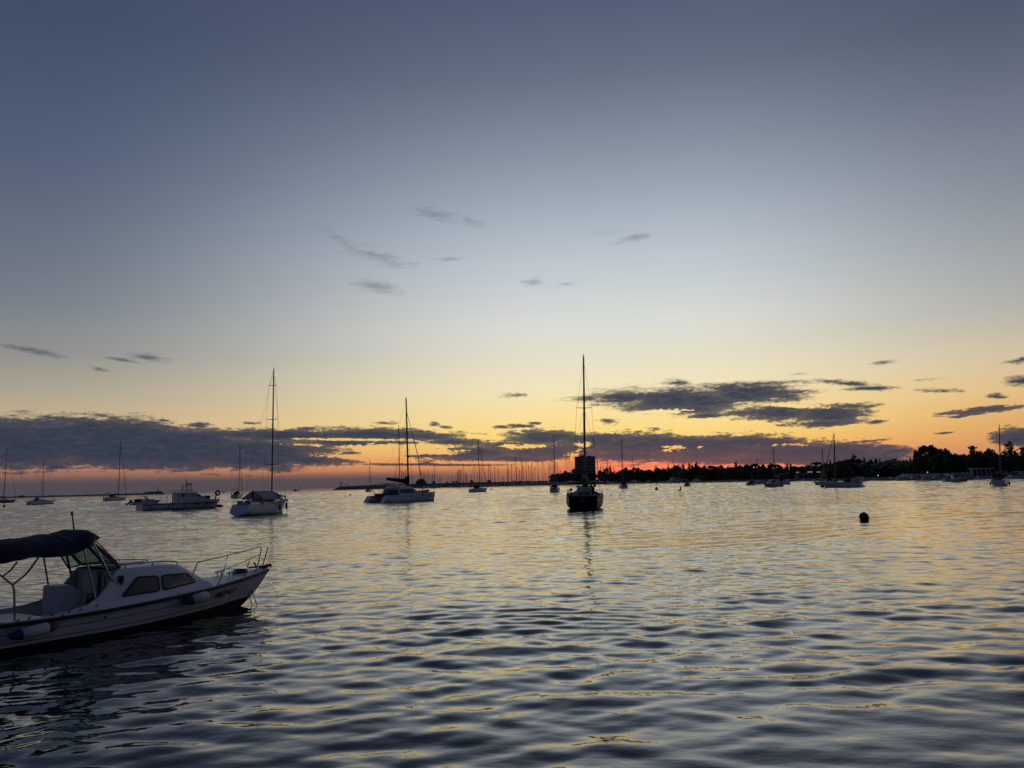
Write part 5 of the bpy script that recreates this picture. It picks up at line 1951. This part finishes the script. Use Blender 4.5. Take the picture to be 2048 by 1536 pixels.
for (px, y0, w, lab) in ((1595, 944.6, 1.6, 'small bright lit panel on the waterside building'), (1620, 944, 3.0, 'long bright lit awning edge right of the small lit panel'),
                         (1637, 944, 2.0, 'short bright lit awning edge behind the grey-white sloop')):
    D = shore_d(px) + 14
    q = at(px, y0, D)
    t_ = thing('glowing_awning', lab, 'awning', (q[0], q[1], q[2]))
    MB().box((0, 0, 0), (w, .3, .32)).build('fascia', PALE_GLOW, t_)  # glows to give the white edge its bright reflection
    MB().box((0, 1.4, .30), (w + .2, 2.6, .08)).build('roof_sheet', GREYHULL, t_)
    for x in (-w * .42, w * .42):
        tube_obj('post', [(x, .4, -q[2] + 1.2), (x, .4, .2)], .08, STEEL, t_)


def kiosk():
    p = land(1953, 4)
    t = thing('kiosk', 'flat-roofed waterside kiosk with glass front on the right quay', 'kiosk', p, .05)
    MB().box((0, 3, 2.95), (8.0, 5.2, .28)).build('roof', GEL, t, bevel=.04)
    MB().box((0, 4.5, 1.4), (6.4, 2.0, 2.8)).build('wall', GREYHULL, t)
    for x in (-3.1, -1.4, .5, 2.4):
        tube_obj('post', [(x, .7, 0), (x, .7, 2.85)], .10, STEEL, t)
    for x in (-2.2, -.4, 1.5):
        MB().box((x, 3.46, 1.45), (1.4, .05, 2.2)).build('window', GLASS_D, t)
    return t


kiosk()


def street_lamp(px, s, y, label, lit=True):
    D = shore_d(px) + s
    q = at(px, y, D)
    t = thing('street_lamp', label, 'street lamp', (q[0], q[1], terr(px, s)), group='lamps along the right shore')
    h = q[2] - terr(px, s)
    tube_obj('post', [(0, 0, 0), (0, 0, h)], [.09, .06], STEEL, t)
    MB().ball((0, 0, h), .17, 0, 8).build('lamp_globe', LAMP if lit else GEL, t, smooth=60)


street_lamp(1756, 6, 951, 'lit quay lamp below the hill houses')
street_lamp(1855, 30, 944.5, 'lit lamp in the dark under the big pine')


# ------------------------------------------------------------------ parked cars along the right quay
def car(paint, label, estate=False):
    t = thing('parked_car', label, 'car', group='cars parked along the right-hand quay')
    L, W = 4.3, 1.76
    m = MB()
    prof = [(-2.15, .45), (-2.12, .82), (-1.7, .92), (.75, .90), (1.55, .80), (2.08, .66), (2.15, .42)]
    m.loft([[(x, s * W / 2 * k, z) for x, z in prof] for s, k in ((-1, .97), (-1, 1), (1, 1), (1, .97))], cap0=True, cap1=True)
    m.loft([[(x, y, .25) for x in (-2.1, 2.1)] for y in (-W / 2, W / 2)])
    rf = [(-2.0 if estate else -1.75, .90), (-1.75 if estate else -1.1, 1.44), (-.2, 1.50), (.25, 1.44), (1.0, .90)]
    m.loft([[(x, s * (W / 2 - (.06 if z < 1 else .2)), z) for x, z in rf] for s in (-1, 1)], cap0=True, cap1=True)
    m.prism([(-2.1, .25), (-2.15, .5), (2.15, .5), (2.1, .25)], -W / 2 + .02, W / 2 - .02)
    m.build('body', paint, t, smooth=30)
    for s in (-1, 1):
        y0, y1 = s * (W / 2 - .055), s * (W / 2 - .17)
        MB().add([(-1.55, y0, .96), (.85, y0, .96), (.22, y1, 1.38), (-1.05, y1, 1.38)], [(0, 1, 2, 3)]).build('window', GLASS_D, t)
        for x in (-1.35, 1.35):
            w = MB().tube([(x, s * (W / 2 - .2), .32), (x, s * (W / 2 + .01), .32)], .32, 12).build('wheel', RUBBER, t)
        MB().box((2.10, s * .6, .68), (.1, .3, .14)).build('headlight', GEL, t)
    MB().add([(.32, -.62, 1.42), (.32, .62, 1.42), (1.02, .72, .93), (1.02, -.72, .93)], [(0, 1, 2, 3)]).build('windscreen', GLASS_D, t)
    return t


CAR_PX = [1790, 1799, 1808, 1817, 1826, 1834, 1843, 1852, 1861, 1870, 1880, 1889, 1898, 1907, 1916, 1925, 1934, 1972, 1981, 1990, 2010, 2020, 2030, 2041]
LAND_MARK = {1790: 'first in the row, below the low ochre house', 1934: 'just left of the kiosk', 1972: 'just right of the kiosk', 2041: 'last one by the right edge'}
car0 = [car(CARP[i], 'parked car', i == 1) for i in range(4)]
used = set()
rc = random.Random(11)
cols = ['white', 'silver', 'dark', 'red']
seqs = [0, 1, 0, 2, 1, 0, 1, 1, 0, 2, 1, 0, 3, 1, 0, 1, 0, 1, 0, 1, 2, 0, 1, 0]
for n_, px in enumerate(CAR_PX):
    k = seqs[n_]
    c = car0[k] if k not in used else copy_tree(car0[k])
    used.add(k)
    p = land(px, 9 + rc.uniform(-.5, .5))
    c.location = p
    c.rotation_euler = (0, 0, -1.35 + rc.uniform(-.08, .08))
    if px in LAND_MARK:
        c['label'] = '%s car parked on the right quay, %s' % (cols[k], LAND_MARK[px])
    elif k == 3:
        c['label'] = 'reddish car in the long row on the quay left of the kiosk'
    else:
        c['label'] = '%s car in the row parked on the quay %s of the kiosk' % (cols[k], 'left' if px < 1950 else 'right')


# ------------------------------------------------------------------ trees
def leaf_mesh(centres, radii, n, size, seed, mat_, squash=1.0):
    """leaf-sized faces spread through a set of clumps (unit tree, height 1)"""
    rg = np.random.default_rng(seed)
    c = np.array(centres)
    r = np.array(radii)
    if r.ndim == 1:
        r = np.stack([r, r, r * squash], -1)
    w = (r.prod(1)) ** .67
    pick = rg.choice(len(c), n, p=w / w.sum())
    d = rg.normal(size=(n, 3))
    d /= np.linalg.norm(d, axis=1, keepdims=True)
    rad = rg.uniform(.25, 1.0, n) ** .5
    p = c[pick] + d * rad[:, None] * r[pick]
    a = rg.normal(size=(n, 3))
    a /= np.linalg.norm(a, axis=1, keepdims=True)
    b = np.cross(a, rg.normal(size=(n, 3)))
    b /= np.linalg.norm(b, axis=1, keepdims=True)
    s = size * rg.uniform(.6, 1.5, n)[:, None]
    v = np.stack([p - a * s, p + b * s * .7, p + a * s, p - b * s * .7], 1).reshape(-1, 3)
    f_ = np.arange(n * 4).reshape(n, 4)
    me = bpy.data.meshes.new('crown')
    me.from_pydata(v.tolist(), [], f_.tolist())
    me.materials.append(mat_)
    me.update()
    return me


def tree_proto(kind, seed):
    r = random.Random(seed)
    C, R_ = [], []
    tm = MB()
    leaf, size, n = LEAF1, .036, 1900
    if kind == 'broadleaf':
        leaf = LEAF2
        tm.tube([(0, 0, 0), (.02, 0, .2), (0, .01, .45), (.02, 0, .7)], [.035, .028, .02, .008], 6)
        for k in range(16):
            a, h = r.uniform(0, 6.28), r.uniform(.32, .88)
            q = .30 * math.sin(math.pi * min(1, (h - .15) / .85)) * r.uniform(.4, 1)
            C.append((q * math.cos(a), q * math.sin(a), h))
            R_.append(r.uniform(.10, .17))
            tm.tube([(0, 0, h * .55), (q * .8 * math.cos(a), q * .8 * math.sin(a), h)], [.012, .004], 4)
    elif kind == 'conifer':
        tm.tube([(0, 0, 0), (0, 0, 1)], [.03, .004], 6)
        n, size = 1300, .026
        for lv in range(13):
            h = .14 + .84 * lv / 13
            rad = .25 * (1 - h) ** .85 + .015
            for k in range(6):
                a = r.uniform(0, 6.28)
                q = rad * r.uniform(.35, .85)
                C.append((q * math.cos(a), q * math.sin(a), h - q * .25 + r.uniform(-.01, .02)))
                R_.append((rad * .42 + .012, rad * .42 + .012, .025))
    elif kind == 'cypress':
        leaf, n, size = LEAF3, 1000, .022
        tm.tube([(0, 0, 0), (0, 0, .9)], [.02, .004], 6)
        for k in range(26):
            h = .06 + .9 * k / 25
            rad = .085 * math.sin(math.pi * min(1, .12 + h * .86)) ** .7 + .006
            a = r.uniform(0, 6.28)
            C.append((rad * .35 * math.cos(a), rad * .35 * math.sin(a), h))
            R_.append((rad, rad, .06))
    elif kind == 'umbrella':
        tm.tube([(0, 0, 0), (.03, 0, .3), (-.01, .01, .62), (.01, 0, .8)], [.03, .025, .018, .006], 6)
        size = .028
        for k in range(18):
            a, q = r.uniform(0, 6.28), .36 * math.sqrt(r.random())
            C.append((q * math.cos(a), q * math.sin(a), .86 - q * .25 + r.uniform(-.03, .03)))
            R_.append((.12, .12, .055))
            tm.tube([(0, 0, .6), (q * .8 * math.cos(a), q * .8 * math.sin(a), .82)], [.01, .004], 4)
    elif kind == 'cedar':
        tm.tube([(0, 0, 0), (.01, 0, .5), (0, 0, .97)], [.035, .022, .006], 6)
        size, n = .022, 3000
        for k in range(46):
            h = r.uniform(.22, .95)
            a = r.uniform(0, 6.28)
            e = (.40 - .30 * max(0, (h - .45) / .55) ** 1.6) * r.uniform(.55, 1.12)
            up = r.uniform(.02, .14)
            tm.tube([(0, 0, h - .06), (e * .6 * math.cos(a), e * .6 * math.sin(a), h + up * .4), (e * math.cos(a), e * math.sin(a), h + up)], [.012, .007, .003], 4)
            for u in (.3, .55, .8, 1.0):
                C.append((e * u * math.cos(a), e * u * math.sin(a), h + up * u + r.uniform(-.01, .015)))
                R_.append((.06, .06, .026))
    else:                       # big spreading pine
        tm.tube([(0, 0, 0), (.03, 0, .25), (.0, .02, .5), (.03, 0, .8)], [.05, .04, .028, .01], 7)
        size, n = .025, 9000
        for k in range(70):
            a, h = r.uniform(0, 6.28), r.uniform(.16, .93)
            q = .46 * math.sqrt(max(0, 1 - ((h - .35) / .66) ** 2)) * r.uniform(.45, 1)
            C.append((q * math.cos(a), q * math.sin(a), h))
            R_.append((r.uniform(.09, .14),) * 2 + (r.uniform(.06, .09),))
            tm.tube([(0, 0, h * .6), (q * .85 * math.cos(a), q * .85 * math.sin(a), h)], [.014, .005], 4)
    t = thing('tree', 'tree', 'tree')
    trunk_ = tm.build('trunk', BARK, t, smooth=60)
    R_ = [(q, q, q * .85) if not isinstance(q, tuple) else q for q in R_]
    cr = bpy.data.objects.new('crown', leaf_mesh(C, R_, n, size, seed, leaf))
    COL.objects.link(cr)
    cr.parent = t
    return t


KINDS = {'b': 'broadleaf', 'c': 'conifer', 'y': 'cypress', 'u': 'umbrella', 'd': 'cedar', 'p': 'bigpine'}
NAMES = {'b': 'broadleaf_tree', 'c': 'conifer_tree', 'y': 'cypress_tree', 'u': 'umbrella_pine', 'd': 'cedar_tree', 'p': 'pine_tree'}
UNITW = {'b': .74, 'c': .44, 'y': .18, 'u': .90, 'd': .78, 'p': 1.05}
PROTO = {k: [tree_proto(v, 20 + 7 * i + ord(k)) for i in range(3 if k == 'b' else 2)] for k, v in KINDS.items()}
PUSED = set()
rt = random.Random(77)
# crest of the trees against the sky: picture column, top row, width in columns, kind
CREST = [(1107, 947, 12, 'b'), (1115, 946, 12, 'b'), (1123, 947, 12, 'b'), (1131, 941.5, 12, 'b'), (1139, 944, 12, 'b'), (1148, 936.5, 12, 'b'),
         (1160, 950, 12, 'b'), (1175, 948, 16, 'b'), (1188, 944, 12, 'b'), (1200, 940, 14, 'b'), (1206, 944, 12, 'b'), (1212.3, 935.3, 10, 'b'), (1220, 930.5, 5, 'y'), (1228, 946, 12, 'b'),
         (1236, 944, 12, 'b'), (1244, 939, 13, 'b'), (1251, 934, 11, 'b'), (1260, 937.5, 14, 'b'), (1269, 934, 11, 'b'), (1276, 933.5, 11, 'b'), (1286, 937.5, 15, 'b'), (1297, 938.5, 14, 'b'),
         (1311.5, 930.5, 10, 'c'), (1318, 934.5, 12, 'b'), (1327, 937, 13, 'b'), (1336, 928.8, 9, 'c'), (1344, 935, 11, 'b'), (1351, 929.5, 11, 'b'), (1358, 929, 11, 'b'), (1366.5, 926.5, 11, 'c'),
         (1378, 923.8, 12, 'c'), (1384.5, 930, 10, 'b'), (1391, 925, 10, 'b'), (1399, 929.8, 11, 'b'), (1408, 931, 12, 'b'), (1421, 928.6, 15, 'u'), (1432, 932, 12, 'b'), (1441, 930, 12, 'b'),
         (1449, 936, 12, 'b'), (1459, 933, 12, 'b'), (1471.5, 925, 12, 'd'), (1481, 930, 12, 'b'), (1493, 928, 12, 'b'), (1501, 930, 12, 'b'), (1510, 924.5, 15, 'u'), (1518, 930, 10, 'b'), (1526, 928, 13, 'b'),
         (1539, 925, 13, 'b'), (1550, 926, 17, 'u'), (1561, 930, 13, 'b'), (1574, 926.5, 5, 'y'), (1581, 927, 5.5, 'y'), (1590, 931.5, 13, 'b'), (1603, 932, 15, 'b'), (1615, 930, 13, 'b'), (1632, 922, 21, 'u'),
         (1648, 925, 16, 'b'), (1660, 918.5, 9, 'c'), (1668, 924, 13, 'b'), (1678, 921.5, 16, 'b'), (1692, 919, 19, 'b'), (1702, 916.5, 17, 'b'), (1708, 910.5, 12, 'd'), (1717.5, 917, 16, 'b'), (1727.8, 913.8, 4.5, 'y'), (1735, 921, 13, 'b'),
         (1742.3, 917, 8.5, 'b'), (1751, 917, 8.5, 'b'), (1759.3, 916.5, 3.6, 'y'), (1778.5, 919, 4, 'y'), (1787, 918, 11, 'b'), (1791.3, 915.5, 4, 'y'), (1797, 921, 12, 'b'), (1806, 920.5, 12, 'b'), (1814, 921, 10, 'b'), (1820.5, 913.5, 8, 'c'),
         (1834, 901, 22, 'b'), (1853, 890.8, 42, 'p'), (1870, 896, 26, 'b'), (1881, 897.5, 13, 'b'), (1892.5, 897, 17, 'b'), (1902, 904, 14, 'b'), (1911, 908, 14, 'b'), (1936, 908, 12, 'b'), (1945, 893, 21, 'd'), (1959, 902.5, 16, 'b'), (1967, 905, 12, 'b'),
         (1979, 896, 19, 'b'), (1987, 903, 12, 'b'), (1996, 908, 14, 'b'), (2016.5, 886.5, 23, 'd'), (2031, 902.5, 12, 'b'), (2037, 905, 12, 'b'), (2046, 895.5, 18, 'd'), (2062, 899, 30, 'b'), (2085, 896, 26, 'p'), (2110, 900, 26, 'b'), (2140, 898, 30, 'b')]
LAB = {('c', 1311.5): 'spiky conifer on the crest left of the large motor yachts', ('c', 1336): 'narrow conifer on the crest above the large motor yachts', ('c', 1366.5): 'left one of two tall neighbouring conifers on the crest',
       ('c', 1378): 'right and taller one of two neighbouring conifers on the crest', ('u', 1421): 'flat-topped umbrella pine on the crest right of the conifers', ('d', 1471.5): 'open branched cedar against the red glow left of the fishing boat',
       ('u', 1510): 'umbrella pine above the dark fishing boat', ('u', 1550): 'umbrella pine above the bright-roofed wheelhouse boat', ('y', 1574): 'left one of two short columnar cypresses', ('y', 1581): 'right one of two short columnar cypresses',
       ('u', 1632): 'broad umbrella pine left of the grey-white sloop mast', ('c', 1660): 'pointed conifer just left of the sloop mast', ('d', 1708): 'odd layered cedar sticking up on the hill crest', ('y', 1727.8): 'slim cypress on the hill right of the layered cedar',
       ('y', 1759.3): 'slim cypress left of the taller pale hill house', ('y', 1778.5): 'slim cypress right of the taller pale hill house', ('y', 1791.3): 'slim cypress above the low ochre house', ('c', 1820.5): 'small conifer at the left foot of the big pine',
       ('p', 1853): 'huge rounded pine dominating the right shore', ('d', 1945): 'cedar with spiky upswept branches left of the far right yacht mast', ('b', 1979): 'dense round-topped tree just left of the far right yacht mast', ('d', 2016.5): 'tallest cedar right of the far right yacht mast',
       ('d', 2046): 'cedar cut by the right edge of the picture', ('y', 1220): 'slim cypress against the red glow right of the hotel', ('b', 1212.3): 'rounded tree beside the slim cypress right of the hotel', ('b', 1148): 'round tree at the left foot of the hotel',
       ('b', 1742.3): 'left one of two round treetops on the hill', ('b', 1751): 'right one of two round treetops on the hill'}
for (px, py, w, k) in CREST:
    s = 118 if k in 'yc' else rt.uniform(62, 112)
    if 1690 < px < 1825:
        s = rt.uniform(118, 140)
    D = shore_d(px) + s
    q = at(px, py, D)
    zb = terr(px, s) - .3
    h = q[2] - zb
    opts = PROTO[k]
    i = rt.randrange(len(opts))
    if (k, i) in PUSED:
        t = copy_tree(opts[i])
    else:
        t = opts[i]
        PUSED.add((k, i))
    t.name = NAMES[k]
    t.location = (q[0], q[1], zb)
    wm = w * D / F_PX * 1.12
    sx_ = wm / UNITW[k]
    t.scale = (sx_, sx_, h * 1.02)
    t.rotation_euler = (0, 0, rt.uniform(0, 6.28))
    region = 'beside the hotel and marina' if px < 1232 else 'behind the motor yachts' if px < 1450 else 'behind the fishing boats' if px < 1640 else 'on the hill with the houses' if px < 1825 else 'at the right end'
    t['label'] = LAB.get((k, px), 'dark leafy tree in the wooded shore line %s' % region)
    t['group'] = 'trees along the wooded shore'
for (px, py, w, lab) in ((867, 962, 8, 'small round tree on the breakwater just right of the catamaran bow'), (894, 963.2, 7, 'lone small round bush on the breakwater, left of three low bushes'),
                         (905.5, 962.5, 8, 'low bush on the breakwater, left one of a close pair'), (912.5, 961.8, 8, 'low bush on the breakwater, right one of a close pair'), (943, 960, 9, 'bush on the breakwater left of the sailboat with thick furled jib'),
                         (978, 959.5, 9, 'bush on the breakwater right of the sailboat with thick furled jib')):
    D = 1185 - (px - 860) * .18
    q = at(px, py, D)
    t = copy_tree(PROTO['b'][0])
    t.name = 'broadleaf_tree'
    t.location = (q[0], D, 3.4)
    wm = w * D / F_PX
    t.scale = (wm / .74, wm / .74, q[2] - 3.2)
    t['label'] = lab
    t['group'] = 'bushes on the breakwater'
for k in PROTO:
    for i, t in enumerate(PROTO[k]):
        if (k, i) not in PUSED:
            for c in list(t.children):
                bpy.data.objects.remove(c)
            bpy.data.objects.remove(t)


def thicket():
    """undergrowth and lower trees below the crest, one dark mass"""
    rg = np.random.default_rng(3)
    C, R_ = [], []
    for px in np.arange(1100, 2120, 3.2):
        if 1158 < px < 1192:
            continue
        for rep in range(3):
            s = rg.uniform(24, 80)
            if 1930 < px < 1978 or 1700 < px < 1830:
                s = rg.uniform(30, 58)
            p = land(px + rg.uniform(-3, 3), s)
            D = p[1]
            y_top = float(np.interp(px, [1100, 1200, 1300, 1450, 1600, 1690, 1720, 1800, 1840, 2120], [949, 947, 942, 937, 936, 928, 934, 935, 909, 912]))
            ht = (at(px, y_top + rg.uniform(-1, 8), D)[2] - p[2])
            rr = D / F_PX * rg.uniform(4, 8)
            for z in np.arange(.2, max(ht, 1.0), rr * .7):
                C.append((p[0], p[1], p[2] + min(z, ht - rr * .3)))
                R_.append((rr, rr, rr * .8))
    n = 60000
    me = leaf_mesh(C, R_, n, .95, 5, LEAF2)
    me.name = 'thicket'
    o = bpy.data.objects.new('thicket', me)
    COL.objects.link(o)
    tag(o, 'dark mass of shrubs and lower trees filling the shore below the treetops', 'woodland')
    o['kind'] = 'stuff'


thicket()


# ------------------------------------------------------------------ marina: motor yachts and a forest of masts
def motor_yacht(label, px, ywl, L, heading, D, hullm=GEL, fly=True, name='motor_yacht'):
    root = thing(name, label, 'motor yacht', group='motor yachts berthed along the quay')
    place(root, px, ywl, heading, D=D)
    root.location.z = 0
    B, fb = L * .27, L * .10
    deck, secs = hull_mesh(L, B, fb, [hullm, ANTIFOUL, GLASS_D], root, rake=.14, full=.4, tw=.9, stripe=(.52, .68) if L > 14 else None, bowfb=1.45)
    deck_mesh(secs, root)
    X = lambda u: -L / 2 + L * u
    z = fb * .95
    h1 = L * .085
    m = MB().prism([(X(.12), z), (X(.14), z + h1), (X(.58), z + h1), (X(.74), z + h1 * .35), (X(.84), z + .1)], -B * .36, B * .36)
    o = m.build('deckhouse', GEL, root, bevel=.08)
    for s in (1, -1):
        MB().add([(X(.18), s * (B * .36 + .03), z + h1 * .42), (X(.62), s * (B * .36 + .03), z + h1 * .42), (X(.56), s * (B * .36 + .03), z + h1 * .86), (X(.19), s * (B * .36 + .03), z + h1 * .86)], [(0, 1, 2, 3)]).build('window', GLASS_D, o)
    MB().add([(X(.585), -B * .33, z + h1 * .97), (X(.585), B * .33, z + h1 * .97), (X(.70), B * .33, z + h1 * .50), (X(.70), -B * .33, z + h1 * .50)], [(3, 2, 1, 0)]).build('windscreen', GLASS_D, o)
    if fly:
        z2 = z + h1
        m = MB().prism([(X(.06), z2), (X(.08), z2 + h1 * .35), (X(.42), z2 + h1 * .45), (X(.50), z2 + h1 * .1), (X(.56), z2)], -B * .36, B * .36)
        m.build('flybridge', GEL, root, bevel=.06)
        m = MB()
        for s in (1, -1):
            m.loft([[(X(.14) + dx, s * B * .33 + dy, z2 + h1 * .3) for dx, dy in ((0, -.08), (.5, -.08), (.5, .08), (0, .08))], [(X(.20) + dx, s * B * .28 + dy, z2 + h1 * 1.15) for dx, dy in ((0, -.06), (.35, -.06), (.35, .06), (0, .06))]], ring=True, cap0=True, cap1=True)
        m.box((X(.21), 0, z2 + h1 * 1.18), (.6, B * .62, .14))
        m.build('radar_arch', GEL, root)
        MB().box((X(.27), 0, z2 + h1 * 1.30), (L * .2, B * .6, .08)).build('hard_top', GEL, root, bevel=.03)
        tube_obj('aerial', [(X(.2), .4, z2 + h1 * 1.2), (X(.17), .4, z2 + h1 * 2.0)], .05, WIRE, root)
    m = MB()
    for s in (1, -1):
        us = np.linspace(.62, .99, 6)
        m.tube([(X(u), s * deck(X(u))[0] * .95, deck(X(u))[1] + .8) for u in us], .04, 4)
        for u in us:
            m.tube([(X(u), s * deck(X(u))[0] * .95, deck(X(u))[1]), (X(u), s * deck(X(u))[0] * .95, deck(X(u))[1] + .8)], .035, 4)
    m.build('bow_rail', STEEL, root)
    return root


motor_yacht('dark-hulled motor yacht with pale upperworks, left of the black-hulled yacht mast', 1152, 967.6, 20, 15, 985, BLACKHULL)
motor_yacht('dark-hulled motor yacht with pale upperworks, right of the black-hulled yacht mast', 1200.5, 966.6, 17, -22, 965, BLACKHULL)
motor_yacht('low white motor yacht berthed left of the dark-hulled pair', 1098, 968, 17, 170, 1050, GEL_OLD, False)
motor_yacht('small white motor yacht moored right of the boxy stern sailboat', 1262, 965.4, 11, 160, 905, GEL, False)
motor_yacht('white flybridge yacht, leftmost of the big white row under the conifers', 1298.5, 964.5, 11.5, 55, 855, GEL)
motor_yacht('low white cruiser between two white flybridge yachts', 1325, 964.2, 11.5, 165, 830, GEL, False)
motor_yacht('largest white motor yacht with three decks, under the two tall conifers', 1358, 964.3, 21, 12, 800, GEL)
motor_yacht('white sport fishing yacht with tall flybridge, rightmost of the big white row', 1394, 963.6, 11.5, -60, 765, GEL)
motor_yacht('small white cruiser tucked between boxy stern sailboat and flybridge yacht', 1281, 965.3, 8.5, 175, 885, GEL_OLD, False)
motor_yacht('small pale cruiser at the jetty just left of the boxy stern sailboat', 1228, 966.6, 9, 20, 950, GEL_OLD, False)
# small craft along the right-hand quay
for (px, L_, hd, st, lab) in ((1731, 9, 175, False, 'long covered white boat at the quay, left of the quay lamp'), (1787, 8, 170, False, 'white motorboat at the quay right of the quay lamp'),
                              (1806, 7, 10, True, 'white boat with raised bridge at the quay below the parked cars'), (1829, 8, 175, False, 'low white boat at the quay under the big pine'),
                              (1856, 6, 5, False, 'small low boat at the quay below the lamp under the big pine'), (1874, 8, 170, False, 'long low boat at the quay right of the big pine'),
                              (1966, 6.5, 15, False, 'small boat moored in front of the kiosk right half'), (1700, 9, 165, False, 'pale motorboat half hidden behind the sloop stern'), (2036, 8, 5, False, 'low boat at the quay by the right edge')):
    motor_yacht(lab, px, 960, L_, hd, shore_d(px) - 5, GEL_OLD, st)
for (px, L_, hd, lab) in ((1560, 8, 170, 'small pale boat at the shore behind the wheelhouse boat stern'), (1585, 7, 10, 'small pale boat at the shore below the waterside building'), (1612, 8, 170, 'small pale boat at the shore below the lit awning'),
                          (1480, 7, 5, 'small boat at the shore left of the fishing boat')):
    motor_yacht(lab, px, 962, L_, hd, shore_d(px) - 6, GEL_OLD, False)


def marina_yacht(seed, L=12.0):
    """a berthed yacht far off: hull, coachroof, mast with spreaders, boom with cover and stays"""
    root = thing('berthed_yacht', 'yacht', 'sailboat', group='yachts berthed in the marina')
    deck, secs = hull_mesh(L, 3.8, 1.3, [GEL_OLD, ANTIFOUL], root)
    deck_mesh(secs, root)
    trunk(root, (-2.5, 2.8), deck, .62, (.6, .4))
    mast = MB().tube([(0.6, 0, 1.2), (.6, 0, 17)], [.27, .2], 6).build('mast', ALU, root, smooth=60)
    for z in (7.5, 12.5):
        MB().tube([(.6, -1.2, z), (.6, 1.2, z)], .06, 4).build('spreader', ALU, mast)
    tube_obj('forestay', [(.7, 0, 16.5), (5.9, 0, 1.8)], .10 if seed else .05, CANVAS_G, root, 4)
    tube_obj('backstay', [(.6, 0, 17), (-5.8, 0, 1.4)], .045, WIRE, root, 4)
    for s in (1, -1):
        tube_obj('shroud', [(.6, 0, 16.5), (.6, s * 1.2, 7.5), (.4, s * 1.8, 1.4)], .04, WIRE, root, 4)
    tube_obj('sail_cover', [(.4, 0, 2.9), (-4.2, 0, 2.7)], [.30, .16], CANVAS, root, 6)
    return root


MASTS = [(803, 940), (807.5, 943.5), (811, 938), (842, 940), (848, 941), (855.5, 939), (869, 928), (914.5, 944), (916.3, 938.5), (918.5, 939), (921.5, 939.5), (926, 926), (930.5, 945), (933.5, 946), (942, 949),
         (948, 927), (963, 933), (976.5, 925.5), (980.5, 928.5), (989.5, 932), (996.5, 933.5), (1014.5, 924.5), (1016.2, 939), (1023, 928.5), (1031, 913), (1032.8, 933), (1037.5, 945), (1039.2, 940), (1042.5, 917.5),
         (1045.5, 926), (1051.7, 920.5), (1057, 930), (1063, 922), (1069.5, 933), (1075.5, 920.5), (1085, 922), (1097.5, 923.5), (1101.5, 926), (1105.3, 926.5), (1111.5, 923), (1115, 927), (1121, 939), (1132, 912), (1139, 905), (1149.5, 927),
         (1194.5, 917), (1201, 927), (1206, 930), (1214, 920), (1227.5, 934), (1265, 915.5), (1346, 921), (1356.7, 927), (1363.5, 927.5), (865, 946), (880, 952), (898, 955), (905, 950), (955, 948), (1006, 950), (1090, 945)]
MY = [marina_yacht(0), marina_yacht(1)]
rm = random.Random(9)
SPECIAL = {1031: 'berthed yacht with the tallest mast left of the grey stern-on sailboat', 869: 'lone berthed yacht whose mast stands right of the catamaran bow', 1139: 'berthed yacht with the tallest mast, against the bright gap left of the hotel',
           1132: 'berthed yacht with a tall mast, second left of the hotel tower', 1265: 'berthed yacht with a mast right of the boxy stern sailboat, in the red glow', 1346: 'berthed yacht whose lone mast rises above the largest white motor yacht',
           1214: 'berthed yacht whose mast stands by the slim cypress'}
for n_, (px, py) in enumerate(MASTS):
    D = 1045 + rm.uniform(-25, 40) if px < 1140 else shore_d(px) - 14 - rm.uniform(0, 14)
    base = atw(px, D, 0)
    q = at(px, py, D)
    t = MY[n_] if n_ < 2 else copy_tree(MY[n_ % 2])
    k = q[2] / 17.0
    a = math.radians(rm.choice([8, 165, 20, 175, 195, -10, 70, 110]) + rm.uniform(-8, 8))
    hk = min(max(k, .65), 1.15)
    t.scale = (hk, hk, k)
    # the mast stands .6 m ahead of midships
    t.location = (q[0] - .6 * hk * math.cos(a), q[1] - .6 * hk * math.sin(a), 0)
    t.rotation_euler = (0, 0, a)
    t['label'] = SPECIAL.get(px, 'distant berthed yacht with bare mast %s' % ('between catamaran and black-hulled yacht' if px < 1125 else 'around the hotel and motor yachts' if px > 1140 else 'just left of the hotel'))
